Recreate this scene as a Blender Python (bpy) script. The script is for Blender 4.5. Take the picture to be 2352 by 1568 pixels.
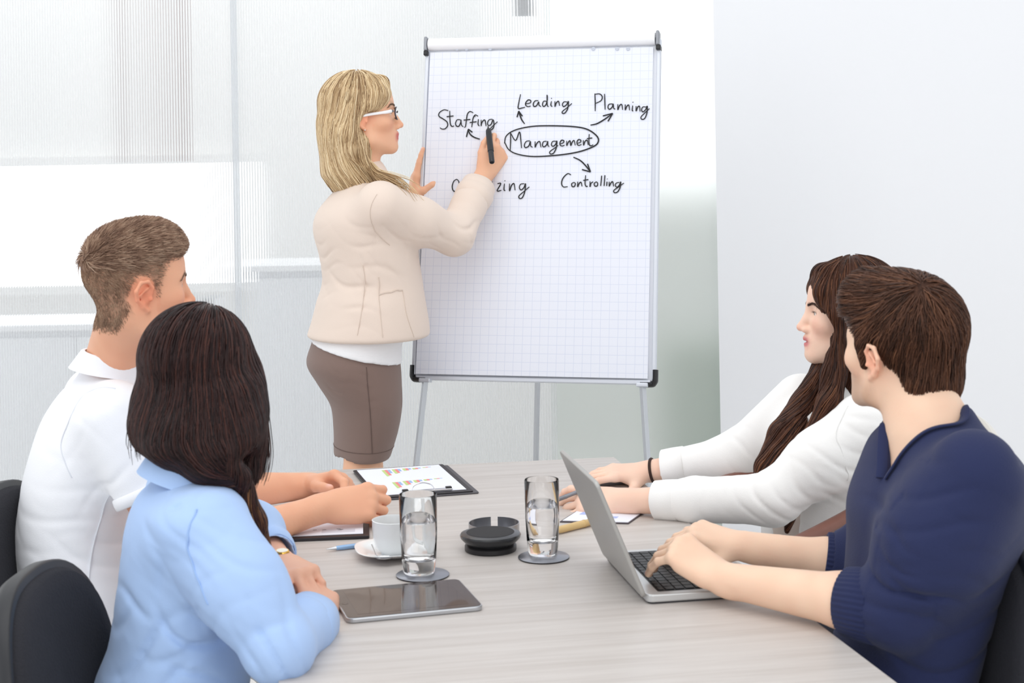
import bpy, bmesh, math, random
import numpy as np
from mathutils import Vector, Matrix, Quaternion

random.seed(7); RNG = np.random.default_rng(7)
for o in list(bpy.data.objects): bpy.data.objects.remove(o)
SC = bpy.context.scene; COL = SC.collection

# ------------------------------------------------------------------ camera, world, lights, exposure
FPX, H0, ROLL, EYE = 3700.0, 330.0, math.radians(1.0), 1.56      # focal length in pixels of the 2352 px wide frame
cr, sr = math.cos(ROLL), math.sin(ROLL)
cd = bpy.data.cameras.new('camera'); cam = bpy.data.objects.new('camera', cd); COL.objects.link(cam)
cd.sensor_fit = 'HORIZONTAL'; cd.sensor_width = 36.0; cd.lens = 36.0 * FPX / 2352
cd.shift_y = -(784 - H0) / 2352; cd.clip_start = .05; cd.clip_end = 60
cam.matrix_world = Matrix(((cr, sr, 0, 0), (0, 0, -1, 0), (-sr, cr, 0, EYE), (0, 0, 0, 1)))
cd.dof.use_dof = True; cd.dof.focus_distance = 4.5; cd.dof.aperture_fstop = 9
SC.camera = cam
w = bpy.data.worlds.new('world'); SC.world = w; w.use_nodes = True
w.node_tree.nodes['Background'].inputs[0].default_value = (.95, .975, 1, 1)
w.node_tree.nodes['Background'].inputs[1].default_value = 1.0
def area(name, loc, tgt, size, power, col=(1, 1, 1), sy=None):
    l = bpy.data.lights.new(name, 'AREA'); l.shape = 'RECTANGLE'; l.size = size; l.size_y = sy or size; l.energy = power; l.color = col
    o = bpy.data.objects.new(name, l); COL.objects.link(o); o.location = loc
    o.rotation_euler = (Vector(tgt) - Vector(loc)).to_track_quat('-Z', 'Y').to_euler(); return o
area('ceiling_light_panel', (-.6, 2.6, 3.3), (0, 3.3, .8), 2.6, 22, (1, .985, .96))
area('window_daylight', (-3.6, .3, 2.2), (.2, 3.6, 1), 2.2, 15, (.95, .98, 1))
area('camera_side_fill', (1.1, -.9, 2.5), (.3, 3.2, .9), 1.6, 15, (1, .99, .97))  # unseen fill lamp added by the camera to lift the low right side
area('room_beyond_light', (-1.5, 7.2, 3.4), (-1.2, 7.6, .5), 2.5, 45)
SC.view_settings.view_transform = 'Standard'; SC.view_settings.look = 'None'
SC.view_settings.gamma = 1; SC.view_settings.exposure = 0.08
SC.cycles.use_denoising = True
SC.cycles.max_bounces = 20; SC.cycles.transparent_max_bounces = 24; SC.cycles.transmission_bounces = 20; SC.cycles.diffuse_bounces = 5; SC.cycles.glossy_bounces = 5

# ------------------------------------------------------------------ helpers
def P(x, y, d):
    u = (x - 1176) / FPX; v = -(y - H0) / FPX
    return Vector(((cr * u + sr * v) * d, d, EYE + (-sr * u + cr * v) * d))
def ray(x, y):
    return P(x, y, 1.0) - Vector((0, 0, EYE))
def T(x, y, z=.74):
    r = ray(x, y); t = (z - EYE) / r.z; return Vector((0, 0, EYE)) + r * t
def lin(c):
    c = [v / 255 if max(c) > 1 else v for v in c[:3]]
    return tuple(v / 12.92 if v <= .04045 else ((v + .055) / 1.055) ** 2.4 for v in c) + (1,)
MATS = {}
def mat(name, col=(200, 200, 200), rough=.5, metal=0, bump=None, spec=None, var=0, coat=0, sheen=0, alpha=None, trans=0, ior=1.45, sss=0, vc=None):
    """bump = (scale, strength, stretch xyz); var = slight colour variation by noise"""
    if name in MATS: return MATS[name]
    m = bpy.data.materials.new(name); m.use_nodes = True; n = m.node_tree.nodes; L = m.node_tree.links
    b = n['Principled BSDF']; b.inputs['Base Color'].default_value = lin(col)
    b.inputs['Roughness'].default_value = rough; b.inputs['Metallic'].default_value = metal; b.inputs['IOR'].default_value = ior
    if spec is not None: b.inputs['Specular IOR Level'].default_value = spec
    if coat: b.inputs['Coat Weight'].default_value = coat; b.inputs['Coat Roughness'].default_value = .05
    if sheen: b.inputs['Sheen Weight'].default_value = sheen; b.inputs['Sheen Roughness'].default_value = .5
    if trans: b.inputs['Transmission Weight'].default_value = trans
    if sss:
        b.inputs['Subsurface Weight'].default_value = sss; b.inputs['Subsurface Radius'].default_value = (1, .35, .2); b.inputs['Subsurface Scale'].default_value = .006
    tc = n.new('ShaderNodeTexCoord')
    colsock = None
    if vc:
        a = n.new('ShaderNodeVertexColor'); a.layer_name = vc; colsock = a.outputs['Color']
        L.new(colsock, b.inputs['Base Color'])
    if var:
        t = n.new('ShaderNodeTexNoise'); t.inputs['Scale'].default_value = 30; t.inputs['Detail'].default_value = 4
        L.new(tc.outputs['Object'], t.inputs['Vector'])
        hsv = n.new('ShaderNodeHueSaturation'); mr = n.new('ShaderNodeMapRange')
        mr.inputs['To Min'].default_value = 1 - var; mr.inputs['To Max'].default_value = 1 + var
        L.new(t.outputs['Fac'], mr.inputs['Value']); L.new(mr.outputs['Result'], hsv.inputs['Value'])
        if colsock: L.new(colsock, hsv.inputs['Color'])
        else: hsv.inputs['Color'].default_value = lin(col)
        L.new(hsv.outputs['Color'], b.inputs['Base Color'])
    if bump:
        mp = n.new('ShaderNodeMapping'); mp.inputs['Scale'].default_value = bump[2] if len(bump) > 2 else (1, 1, 1)
        t = n.new('ShaderNodeTexNoise'); t.inputs['Scale'].default_value = bump[0]; t.inputs['Detail'].default_value = 3
        bp = n.new('ShaderNodeBump'); bp.inputs['Strength'].default_value = bump[1]; bp.inputs['Distance'].default_value = .002
        L.new(tc.outputs['Object'], mp.inputs['Vector']); L.new(mp.outputs['Vector'], t.inputs['Vector'])
        L.new(t.outputs['Fac'], bp.inputs['Height']); L.new(bp.outputs['Normal'], b.inputs['Normal'])
    MATS[name] = m; return m

def wrinkle(m, scale=9, dist=.006, strength=.4, stretch=(1, 1, 1)):
    """broad soft creasing of a cloth, added under its weave"""
    n = m.node_tree.nodes; L = m.node_tree.links; b = n['Principled BSDF']; tc = n.new('ShaderNodeTexCoord'); mp = n.new('ShaderNodeMapping'); mp.inputs['Scale'].default_value = stretch
    t = n.new('ShaderNodeTexNoise'); t.noise_type = 'RIDGED_MULTIFRACTAL'; t.inputs['Scale'].default_value = scale; t.inputs['Detail'].default_value = 2.5; t.inputs['Distortion'].default_value = .8
    bp = n.new('ShaderNodeBump'); bp.inputs['Strength'].default_value = strength; bp.inputs['Distance'].default_value = dist; bp.invert = True
    L.new(tc.outputs['Object'], mp.inputs[0]); L.new(mp.outputs[0], t.inputs['Vector']); L.new(t.outputs['Fac'], bp.inputs['Height'])
    old = b.inputs['Normal'].links[0].from_node if b.inputs['Normal'].is_linked else None
    if old: L.new(bp.outputs['Normal'], old.inputs['Normal'])
    else: L.new(bp.outputs['Normal'], b.inputs['Normal'])
    return m
def link(name, me, m=None, parent=None, loc=None):
    o = bpy.data.objects.new(name, me); COL.objects.link(o)
    if m is not None:
        for mm in (m if isinstance(m, (list, tuple)) else [m]): me.materials.append(mm)
    if parent is not None: o.parent = parent
    if loc is not None: o.location = loc
    return o
def obj(name, bm, m=None, parent=None, smooth=False, bevel=0, seg=2):
    if bevel:
        bmesh.ops.bevel(bm, geom=[e for e in bm.edges if e.is_manifold and e.calc_face_angle(0) > .6], offset=bevel, segments=seg, affect='EDGES', profile=.5)
    me = bpy.data.meshes.new(name); bm.to_mesh(me); bm.free()
    if smooth:
        for p in me.polygons: p.use_smooth = True
        try: me.set_sharp_from_angle(angle=math.radians(smooth if smooth is not True else 40))
        except Exception: pass
    return link(name, me, m, parent)
def tag(o, label=None, cat=None, group=None, kind=None):
    if label: o['label'] = label
    if cat: o['category'] = cat
    if group: o['group'] = group
    if kind: o['kind'] = kind
    return o
def empty(name, loc, rz=0, label=None, cat=None, group=None):
    o = bpy.data.objects.new(name, None); COL.objects.link(o); o.location = loc; o.rotation_euler = (0, 0, rz); o.empty_display_size = .05
    return tag(o, label, cat, group)
def box(bm, c, s, M=None):
    r = bmesh.ops.create_cube(bm, size=1)['verts']
    for v in r:
        v.co = Vector((c[0] + v.co.x * s[0], c[1] + v.co.y * s[1], c[2] + v.co.z * s[2]))
        if M is not None: v.co = M @ v.co
    return r
def B(): return bmesh.new()
def boxb(c, s, M=None):
    bm = B(); box(bm, c, s, M); return bm
def lathe(prof, n=48, bm=None, cx=0, cy=0, a0=0, a1=None, sq=0):
    """profile [(r,z)] round z; a0,a1 open arc; sq = superellipse squareness"""
    bm = bm or B(); full = a1 is None; a1 = a1 if a1 is not None else a0 + 2 * math.pi
    rings = []
    for (r, z) in prof:
        ring = []
        for i in range(n if full else n + 1):
            a = a0 + (a1 - a0) * i / n
            k = 1.0
            if sq: k = (abs(math.cos(a)) ** sq + abs(math.sin(a)) ** sq) ** (-1 / sq)
            ring.append(bm.verts.new((cx + r * k * math.cos(a), cy + r * k * math.sin(a), z)))
        rings.append(ring)
    for A, Bq in zip(rings, rings[1:]):
        m = len(A)
        for i in range(m if full else m - 1):
            j = (i + 1) % m
            try: bm.faces.new((A[i], A[j], Bq[j], Bq[i]))
            except ValueError: pass
    bmesh.ops.remove_doubles(bm, verts=bm.verts, dist=1e-6)
    bmesh.ops.recalc_face_normals(bm, faces=bm.faces)
    return bm
def tube(pts, r, n=10, bm=None, flat=None, cap=True):
    """sweep a circle (or an ellipse: flat = (vector, ratio)) along points; r number or list"""
    bm = bm or B(); pts = [Vector(p) for p in pts]; rs = r if isinstance(r, (list, tuple)) else [r] * len(pts)
    prev = None; rings = []
    for i, p in enumerate(pts):
        t = (pts[min(i + 1, len(pts) - 1)] - pts[max(i - 1, 0)]).normalized()
        if prev is None:
            ref = Vector((0, 0, 1)) if abs(t.z) < .9 else Vector((1, 0, 0))
            if flat: ref = Vector(flat[0])
            a = (ref - t * ref.dot(t)).normalized()
        else: a = (prev - t * prev.dot(t)).normalized()
        prev = a; b = t.cross(a)
        k = flat[1] if flat else 1
        rings.append([bm.verts.new(p + a * (math.cos(2 * math.pi * j / n) * rs[i] * k) + b * (math.sin(2 * math.pi * j / n) * rs[i])) for j in range(n)])
    for A, Q in zip(rings, rings[1:]):
        for j in range(n): bm.faces.new((A[j], A[(j + 1) % n], Q[(j + 1) % n], Q[j]))
    if cap: bm.faces.new(rings[0][::-1]); bm.faces.new(rings[-1])
    bmesh.ops.recalc_face_normals(bm, faces=bm.faces)
    return bm
def slab(poly, z0, z1, bm=None):
    bm = bm or B(); lo = [bm.verts.new((p[0], p[1], z0)) for p in poly]; hi = [bm.verts.new((p[0], p[1], z1)) for p in poly]
    n = len(poly)
    bm.faces.new(lo[::-1]); bm.faces.new(hi)
    for i in range(n): bm.faces.new((lo[i], lo[(i + 1) % n], hi[(i + 1) % n], hi[i]))
    bmesh.ops.recalc_face_normals(bm, faces=bm.faces); return bm
def roundrect(w, h, r, n=6, cx=0, cy=0):
    out = []
    for (sx, sy, a0) in ((1, 1, 0), (-1, 1, 90), (-1, -1, 180), (1, -1, 270)):
        for i in range(n + 1):
            a = math.radians(a0 + 90 * i / n)
            out.append((cx + sx * (w / 2 - r) + r * math.cos(a), cy + sy * (h / 2 - r) + r * math.sin(a)))
    return out
def spline(pts, n=8):
    """Catmull-Rom through points"""
    pts = [Vector(p) for p in pts]
    if len(pts) < 3: return pts
    q = [pts[0] * 2 - pts[1]] + pts + [pts[-1] * 2 - pts[-2]]; out = []
    for i in range(1, len(q) - 2):
        for k in range(n):
            t = k / n
            out.append(.5 * ((2 * q[i]) + (q[i + 1] - q[i - 1]) * t + (2 * q[i - 1] - 5 * q[i] + 4 * q[i + 1] - q[i + 2]) * t * t + (3 * q[i] - q[i - 1] - 3 * q[i + 1] + q[i + 2]) * t ** 3))
    return out + [pts[-1]]
def yaw_of(a, b): return math.atan2(b[1] - a[1], b[0] - a[0])

# ------------------------------------------------------------------ materials of the setting
def wood_mat():
    m = bpy.data.materials.new('whitewashed_oak'); m.use_nodes = True; n = m.node_tree.nodes; L = m.node_tree.links; b = n['Principled BSDF']
    tc = n.new('ShaderNodeTexCoord'); mp = n.new('ShaderNodeMapping'); mp.inputs['Scale'].default_value = (1.2, 26, 1)
    t = n.new('ShaderNodeTexNoise'); t.inputs['Scale'].default_value = 1.6; t.inputs['Detail'].default_value = 7; t.inputs['Roughness'].default_value = .62; t.inputs['Distortion'].default_value = .35
    r = n.new('ShaderNodeValToRGB'); e = r.color_ramp.elements
    e[0].position = .30; e[0].color = lin((195, 187, 181)); e[1].position = .68; e[1].color = lin((214, 208, 203))
    x = e.new(.5); x.color = lin((206, 199, 194))
    mp2 = n.new('ShaderNodeMapping'); mp2.inputs['Scale'].default_value = (3.5, 90, 1); t2 = n.new('ShaderNodeTexNoise'); t2.inputs['Scale'].default_value = 3; t2.inputs['Detail'].default_value = 3
    mx = n.new('ShaderNodeMixRGB'); mx.blend_type = 'MULTIPLY'; mx.inputs['Fac'].default_value = .16
    L.new(tc.outputs['Object'], mp.inputs['Vector']); L.new(mp.outputs['Vector'], t.inputs['Vector']); L.new(t.outputs['Fac'], r.inputs['Fac'])
    L.new(tc.outputs['Object'], mp2.inputs['Vector']); L.new(mp2.outputs['Vector'], t2.inputs['Vector'])
    L.new(r.outputs['Color'], mx.inputs['Color1']); L.new(t2.outputs['Fac'], mx.inputs['Color2']); L.new(mx.outputs['Color'], b.inputs['Base Color'])
    b.inputs['Roughness'].default_value = .42; b.inputs['Specular IOR Level'].default_value = .4
    bp = n.new('ShaderNodeBump'); bp.inputs['Strength'].default_value = .08; bp.inputs['Distance'].default_value = .001
    L.new(t2.outputs['Fac'], bp.inputs['Height']); L.new(bp.outputs['Normal'], b.inputs['Normal']); return m
def sheet_mat(name, tint, clear, rough=.15, edge=.3, ior=1.12, blur=.18):
    """clear part of the light passes, the rest scatters in the milky plastic; steep flanks of the flutes scatter more"""
    m = bpy.data.materials.new(name); m.use_nodes = True; n = m.node_tree.nodes; L = m.node_tree.links
    for x in list(n):
        if x.type == 'BSDF_PRINCIPLED': n.remove(x)
    out = n['Material Output']; tr = n.new('ShaderNodeBsdfRefraction'); tr.inputs[0].default_value = (.98, .99, .985, 1); tr.inputs['IOR'].default_value = ior; tr.inputs['Roughness'].default_value = blur
    df = n.new('ShaderNodeBsdfDiffuse'); df.inputs[0].default_value = lin(tint); tl = n.new('ShaderNodeBsdfTranslucent'); tl.inputs[0].default_value = lin(tint)
    gl = n.new('ShaderNodeBsdfGlossy'); gl.inputs['Roughness'].default_value = rough
    m1 = n.new('ShaderNodeMixShader'); m1.inputs[0].default_value = .38; L.new(df.outputs[0], m1.inputs[1]); L.new(tl.outputs[0], m1.inputs[2])
    m2 = n.new('ShaderNodeMixShader'); lw = n.new('ShaderNodeLayerWeight'); lw.inputs['Blend'].default_value = .35
    mr = n.new('ShaderNodeMapRange'); mr.inputs['To Min'].default_value = 1 - clear; mr.inputs['To Max'].default_value = min(1, 1 - clear + edge)
    L.new(lw.outputs['Facing'], mr.inputs['Value']); L.new(mr.outputs[0], m2.inputs[0]); L.new(tr.outputs[0], m2.inputs[1]); L.new(m1.outputs[0], m2.inputs[2])
    m3 = n.new('ShaderNodeMixShader'); m3.inputs[0].default_value = .05; L.new(m2.outputs[0], m3.inputs[1]); L.new(gl.outputs[0], m3.inputs[2])
    L.new(m3.outputs[0], out.inputs['Surface']); return m
M_WALL = mat('white_wall_paint', (240, 241, 244), .7, bump=(40, .05))
M_WOOD = wood_mat()
M_ALU = mat('brushed_aluminium', (196, 199, 203), .38, .85)
M_ALUP = mat('pale_aluminium', (214, 218, 226), .42, .35)
M_BLK = mat('black_plastic', (34, 33, 35), .38)
M_PAPER = mat('white_paper', (236, 238, 247), .8)
M_CHROME = mat('chrome', (225, 225, 228), .12, 1)
M_STEEL = mat('brushed_steel', (170, 170, 172), .3, 1, bump=(60, .05, (1, 1, 30)))

# ------------------------------------------------------------------ the setting
WD = 5.65                                               # distance of the glass partition
flo = B(); 
fl = empty('floor', (0, 0, 0)); fl['kind'] = 'structure'
M_FLOOR = mat('pale_laminate', (226, 224, 221), .35, bump=(8, .05, (1, 12, 1)), var=.03)
me_t = None
for i in range(-6, 7):
    for j in range(0, 30):
        L0, W0 = 1.2, .3
        off = .6 if j % 2 else 0
        if me_t is None:
            bm = boxb((0, 0, -.01), (L0 - .003, W0 - .003, .02)); bmesh.ops.bevel(bm, geom=[e for e in bm.edges if all(v.co.z > -.001 for v in e.verts)], offset=.0015, segments=1, affect='EDGES')
            me_t = bpy.data.meshes.new('floor_plank'); bm.to_mesh(me_t); bm.free(); me_t.materials.append(M_FLOOR)
        if abs(i * L0 + off) > 3.4: continue
        o = bpy.data.objects.new('plank', me_t); COL.objects.link(o); o.parent = fl; o.location = (i * L0 + off, j * W0 - .4, 0)
bm = boxb((0, 4, -.03), (8.4, 9.4, .018)); obj('subfloor', bm, mat('screed', (150, 148, 145), .9), fl)

M_FLUTE = sheet_mat('fluted_polycarbonate', (232, 233, 235), .55, .2, .5, 1.10, .03)
M_FROST = sheet_mat('frosted_glass', (232, 238, 234), .70, .25, .1, 1.32, .42)
wb = empty('wall_back', (0, WD, 0)); wb['kind'] = 'structure'; wb['label'] = 'glass partition of fluted sheets and one frosted pane'
def fluted(x0, x1, y, z0, z1, pitch, amp, name):
    n = int(round((x1 - x0) / pitch)) * 8; bm = B(); lo = []; hi = []
    for i in range(n + 1):
        x = x0 + (x1 - x0) * i / n; yy = y - amp * abs(math.sin(math.pi * (x - x0) / pitch)) ** .8
        lo.append(bm.verts.new((x, yy - WD, z0))); hi.append(bm.verts.new((x, yy - WD, z1)))
    for i in range(n): bm.faces.new((lo[i], lo[i + 1], hi[i + 1], hi[i]))
    return obj(name, bm, M_FLUTE, wb, smooth=60)
def wx(px, py=500, d=WD): return P(px, py, d).x
fluted(wx(-260), wx(552), WD, 0, 3.3, .0093, .0035, 'fluted_sheet')
fluted(wx(534), wx(1272), WD + .03, 0, 3.3, .0093, .0035, 'fluted_sheet')
obj('frosted_pane', boxb(((wx(1258) + wx(1660)) / 2, .07, 1.65), (wx(1660) - wx(1258), .012, 3.3)), M_FROST, wb)
obj('glazing_bead', boxb((wx(543), .012, 1.65), (.022, .012, 3.3)), sheet_mat('clear_strip', (240, 243, 248), .55), wb)

# white wall on the right: comes from the partition towards the viewer
A = P(1650, 700, WD - .02); Bq = Vector((2.05, 4.92, 0)); dv = Vector((Bq.x - A.x, Bq.y - A.y, 0)); L_ = dv.length * 1.6; an = math.atan2(dv.y, dv.x)
bm = boxb((L_ / 2, .06, 1.65), (L_, .12, 3.3)); o = obj('wall_right', bm, M_WALL); o.location = (A.x, A.y, 0); o.rotation_euler = (0, 0, an); o['kind'] = 'structure'
bm = boxb((L_ / 2, -.006, .03), (L_, .012, .06)); o = obj('baseboard_right', bm, mat('white_trim', (236, 236, 236), .5), bevel=.003); o.location = (A.x, A.y, 0); o.rotation_euler = (0, 0, an); o['kind'] = 'structure'

# the room beyond the partition, seen dimly through the flutes
RB = 7.9
o = obj('wall_beyond', boxb((-.6, RB + .05, 1.65), (7.5, .1, 3.3)), mat('grey_white_wall', (226, 226, 224), .8)); o['kind'] = 'structure'
WIN = empty('window_1', (0, RB - .04, 0)); WIN['kind'] = 'structure'
def em(name, col, s):
    m = bpy.data.materials.new(name); m.use_nodes = True; n = m.node_tree.nodes; b = n['Principled BSDF']
    b.inputs['Emission Color'].default_value = lin(col); b.inputs['Emission Strength'].default_value = s; b.inputs['Base Color'].default_value = lin(col); return m
p0, p1 = P(-140, 652, RB - .04), P(536, 372, RB - .04)
obj('glowing_pane', boxb(((p0.x + p1.x) / 2, 0, (p0.z + p1.z) / 2), (p1.x - p0.x, .02, p1.z - p0.z)), em('daylit_pane', (252, 253, 255), 1.6), WIN)
for zz in (p0.z - .02, p1.z + .02): obj('pane_frame', boxb(((p0.x + p1.x) / 2, -.01, zz), (p1.x - p0.x + .08, .05, .04)), mat('pane_frame_white', (226, 226, 224), .5), WIN)
GLOW = empty('added_backlight', (0, RB - .05, 0)); GLOW['kind'] = 'structure'  # glowing framed panel added to whiten the upper frosted pane, no real window
p0, p1 = P(1230, 430, RB - .05), P(1760, -260, RB - .05)
obj('glowing_pane', boxb(((p0.x + p1.x) / 2, 0, (p0.z + p1.z) / 2), (p1.x - p0.x, .02, p1.z - p0.z)), em('backlight_glow', (252, 253, 255), 1.5), GLOW)
obj('pane_frame', boxb(((p0.x + p1.x) / 2, -.01, p0.z - .03), (p1.x - p0.x + .08, .05, .06)), MATS['pane_frame_white'], GLOW)
a, b_ = P(338, 100, RB - .3), P(398, 370, RB - .3)
o = obj('trim_1', boxb(((a.x + b_.x) / 2, RB - .3, (b_.z + 3.3) / 2), (b_.x - a.x - .03, .05, 3.3 - b_.z)), mat('brown_post', (112, 76, 62), .6)); o['kind'] = 'structure'
# low white cabinets beyond the glass
def cab(px0, px1, pyt, d, label, dark=True):
    a = P(px0, pyt, d); b2 = P(px1, pyt, d); r = empty('cabinet', ((a.x + b2.x) / 2, d, 0), 0, label, 'cabinet')
    wv = b2.x - a.x; h = a.z
    obj('body', boxb((0, .22, h / 2 - .01), (wv, .4, h - .02)), mat('cabinet_white', (228, 231, 235), .5), r, bevel=.004)
    obj('cabinet_top', boxb((0, .2, h - .01), (wv + .03, .46, .025)), mat('cabinet_top_white', (230, 232, 235), .4), r, bevel=.004)
    for s in (-1, 1):
        dr = obj('door', boxb((s * wv / 4, .01, h / 2), (wv / 2 - .01, .02, h - .1)), MATS['cabinet_white'], r, bevel=.003)
    return r
cab(558, 905, 608, 6.5, 'tall white cabinet blurred behind the second fluted sheet')
cab(-120, 430, 745, 6.5, 'low white cabinet blurred behind the first fluted sheet, left of the tall one')
r = empty('binder_row', P(458, 702, 7.0), 0, 'small dark teal binder seen through fluted glass beside the white polo man', 'binder')
obj('cover', boxb((0, 0, .025), (.055, .2, .05)), mat('teal_board', (46, 72, 84), .5), r, bevel=.003); obj('page_block', boxb((.004, -.002, .025), (.05, .196, .04)), M_PAPER, r)
r.name = 'binder'
o = P(1205, 38, 5.85); r = empty('ventilation_grille', (o.x, o.y, o.z), 0, 'dark slotted bracket at the very top behind the fluted sheet', 'grille')
obj('frame', boxb((0, 0, .15), (.06, .015, .3)), mat('grille_grey', (120, 124, 128), .5), r, bevel=.002)
for k in range(3): obj('slat', boxb((-.018 + k * .018, -.01, .15), (.008, .008, .28)), mat('grille_dark', (70, 74, 78), .5), r)

gp = P(1640, 800, 6.6); sb = empty('sideboard', (gp.x + .12, 6.6, 0), 0, 'grey-green sideboard blurred behind the frosted pane', 'sideboard')
obj('carcass', boxb((0, .2, gp.z / 2), (.62, .4, gp.z)), mat('grey_green', (132, 146, 128), .6), sb, bevel=.004)
for s in (-1, 1): obj('door', boxb((s * .152, -.01, gp.z / 2), (.29, .02, gp.z - .1)), MATS['grey_green'], sb, bevel=.003)

# ------------------------------------------------------------------ the conference table
TZ = .74
ra = [T(*q) for q in [(1411, 1049), (1494, 1122), (1604, 1217), (1910, 1453), (2062, 1568)]]
far_r = ra[0]; far_l = far_r + (T(910, 1072) - far_r).normalized() * .915
dl = (ra[-1] - ra[0]).normalized(); TY = math.atan2(dl.y, dl.x)     # long axis, towards the viewer
near_r = ra[-1] + dl * .55; near_l = far_l + dl * ((near_r - far_r).dot(dl))
tb = empty('conference_table', ((far_r + near_l) / 2).to_tuple()[:2] + (0,), TY + math.pi / 2, 'long whitewashed oak conference table in the middle of the room', 'table')
inv = Matrix.Rotation(-(TY + math.pi / 2), 4, 'Z')
def tl_(p): q = inv @ (Vector((p[0], p[1], 0)) - Vector((tb.location.x, tb.location.y, 0))); return (q.x, q.y)
poly = [tl_(near_l)] + [tl_(p) for p in (near_r, ra[4], ra[3], ra[2], ra[1], far_r)] + [tl_(far_l)]
o = obj('tabletop', slab(poly, TZ - .028, TZ), M_WOOD, tb, bevel=.0015)
xs = [p[0] for p in poly]; ys = [p[1] for p in poly]
for sx in (-1, 1):
    for sy in (-1, 1):
        cx, cy = sx * .36, (min(ys) + .16 if sy < 0 else max(ys) - .16)
        leg = obj('leg', boxb((cx, cy, (TZ - .028) / 2), (.05, .05, TZ - .028)), M_ALU, tb, bevel=.004)
        obj('foot_cap', lathe([(0, 0), (.02, 0), (.02, .012), (0, .012)], 16, cx=cx, cy=cy), M_BLK, leg)
for sx in (-1, 1): obj('apron_rail', boxb((sx * .36, (min(ys) + max(ys)) / 2, TZ - .055), (.025, max(ys) - min(ys) - .32, .05)), M_ALU, tb)
# ------------------------------------------------------------------ flipchart
BL, BR, TL = P(948, 868, 4.73), P(1503, 880, 4.57), P(972, 95, 4.93)
ux = (BR - BL); FWD = ux.length; ux.normalize(); vy = TL - BL; vy -= ux * vy.dot(ux); FHT = vy.length; vy.normalize(); nz = ux.cross(vy)
FM = Matrix((ux, vy, nz)).transposed().to_4x4(); FM.translation = BL
fc = empty('flipchart', BL, 0, 'flipchart easel with squared paper and a hand-drawn diagram', 'flipchart'); fc.matrix_world = FM
FI = FM.inverted()
def onb(x, y, off=0.0):
    """pixel -> point in the board's own plane (local u, v, off)"""
    o0 = Vector((0, 0, EYE)); r = ray(x, y); q0 = BL + nz * off
    t = (q0 - o0).dot(nz) / r.dot(nz); return FI @ (o0 + r * t)
M_GRID = bpy.data.materials.new('squared_paper'); M_GRID.use_nodes = True
def _grid():
    n = M_GRID.node_tree.nodes; L = M_GRID.node_tree.links; b = n['Principled BSDF']; b.inputs['Roughness'].default_value = .75
    tc = n.new('ShaderNodeTexCoord'); sp = n.new('ShaderNodeSeparateXYZ'); L.new(tc.outputs['Object'], sp.inputs[0]); ms = []
    for ax in 'XY':
        a = n.new('ShaderNodeMath'); a.operation = 'MULTIPLY'; a.inputs[1].default_value = 1 / .0253; L.new(sp.outputs[ax], a.inputs[0])
        f = n.new('ShaderNodeMath'); f.operation = 'FRACT'; L.new(a.outputs[0], f.inputs[0])
        l = n.new('ShaderNodeMath'); l.operation = 'LESS_THAN'; l.inputs[1].default_value = .045; L.new(f.outputs[0], l.inputs[0]); ms.append(l)
    mx = n.new('ShaderNodeMath'); mx.operation = 'MAXIMUM'; L.new(ms[0].outputs[0], mx.inputs[0]); L.new(ms[1].outputs[0], mx.inputs[1])
    c = n.new('ShaderNodeMixRGB'); c.inputs[1].default_value = lin((234, 237, 247)); c.inputs[2].default_value = lin((213, 219, 236)); L.new(mx.outputs[0], c.inputs[0]); L.new(c.outputs[0], b.inputs['Base Color'])
_grid()
obj('backboard', boxb((FWD / 2, FHT / 2, -.012), (FWD - .01, FHT - .01, .016)), mat('board_white', (236, 238, 243), .4), fc, bevel=.002)
bm = B(); nx, ny = 12, 26; g = []
for j in range(ny + 1):
    row = []
    for i in range(nx + 1):
        x = .012 + (FWD - .030) * i / nx; y = .012 + (FHT - .05) * j / ny; fr = 1 - j / ny
        row.append(bm.verts.new((x, y, .006 + .006 * fr * fr * (1 + .5 * math.sin(3 * x / FWD + .6)))))
    g.append(row)
for j in range(ny):
    for i in range(nx): bm.faces.new((g[j][i], g[j][i + 1], g[j + 1][i + 1], g[j + 1][i]))
padm = obj('paper_pad', bm, M_GRID, fc, smooth=True)
obj('pad_sheets', boxb((FWD / 2 - .003, FHT / 2 - .01, .0005), (FWD - .032, FHT - .06, .009)), M_PAPER, fc)
for x0, w_ in ((0.002, .012), (FWD - .002, .012)):
    obj('side_rail', boxb((x0, FHT / 2, -.008), (w_, FHT - .02, .024)), M_ALUP, fc, bevel=.003)
obj('bottom_rail', boxb((FWD / 2, .002, -.006), (FWD - .02, .014, .026)), M_ALUP, fc, bevel=.003)
# rounded white clamp bar across the top
bm = B(); pr = []
for k in range(13):
    a = math.radians(-100 + 200 * k / 12); pr.append((.019 * math.sin(a), .019 * math.cos(a)))
for s0, s1 in ((.006, FWD - .012),):
    ra_, rb_ = [], []
    for (yy, zz) in pr: ra_.append(bm.verts.new((s0, FHT - .012 + yy, .002 + zz))); rb_.append(bm.verts.new((s1, FHT - .012 + yy, .002 + zz)))
    for k in range(12): bm.faces.new((ra_[k], rb_[k], rb_[k + 1], ra_[k + 1]))
    bm.faces.new(ra_[::-1]); bm.faces.new(rb_); bm.faces.new((ra_[0], ra_[-1], rb_[-1], rb_[0]))
bmesh.ops.recalc_face_normals(bm, faces=bm.faces)
cl = obj('clamp_bar', bm, mat('clamp_white', (246, 247, 251), .35), fc, smooth=50)
for s in (-.001, FWD - .004):
    obj('end_plate', boxb((s, FHT - .012, .002), (.010, .044, .040)), mat('end_grey', (150, 152, 158), .35, .5), cl, bevel=.004)
for s in (0, FWD - .002):
    obj('corner_block', boxb((s, FHT - .040, .0), (.014, .016, .034)), M_BLK, fc, bevel=.003)
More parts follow.
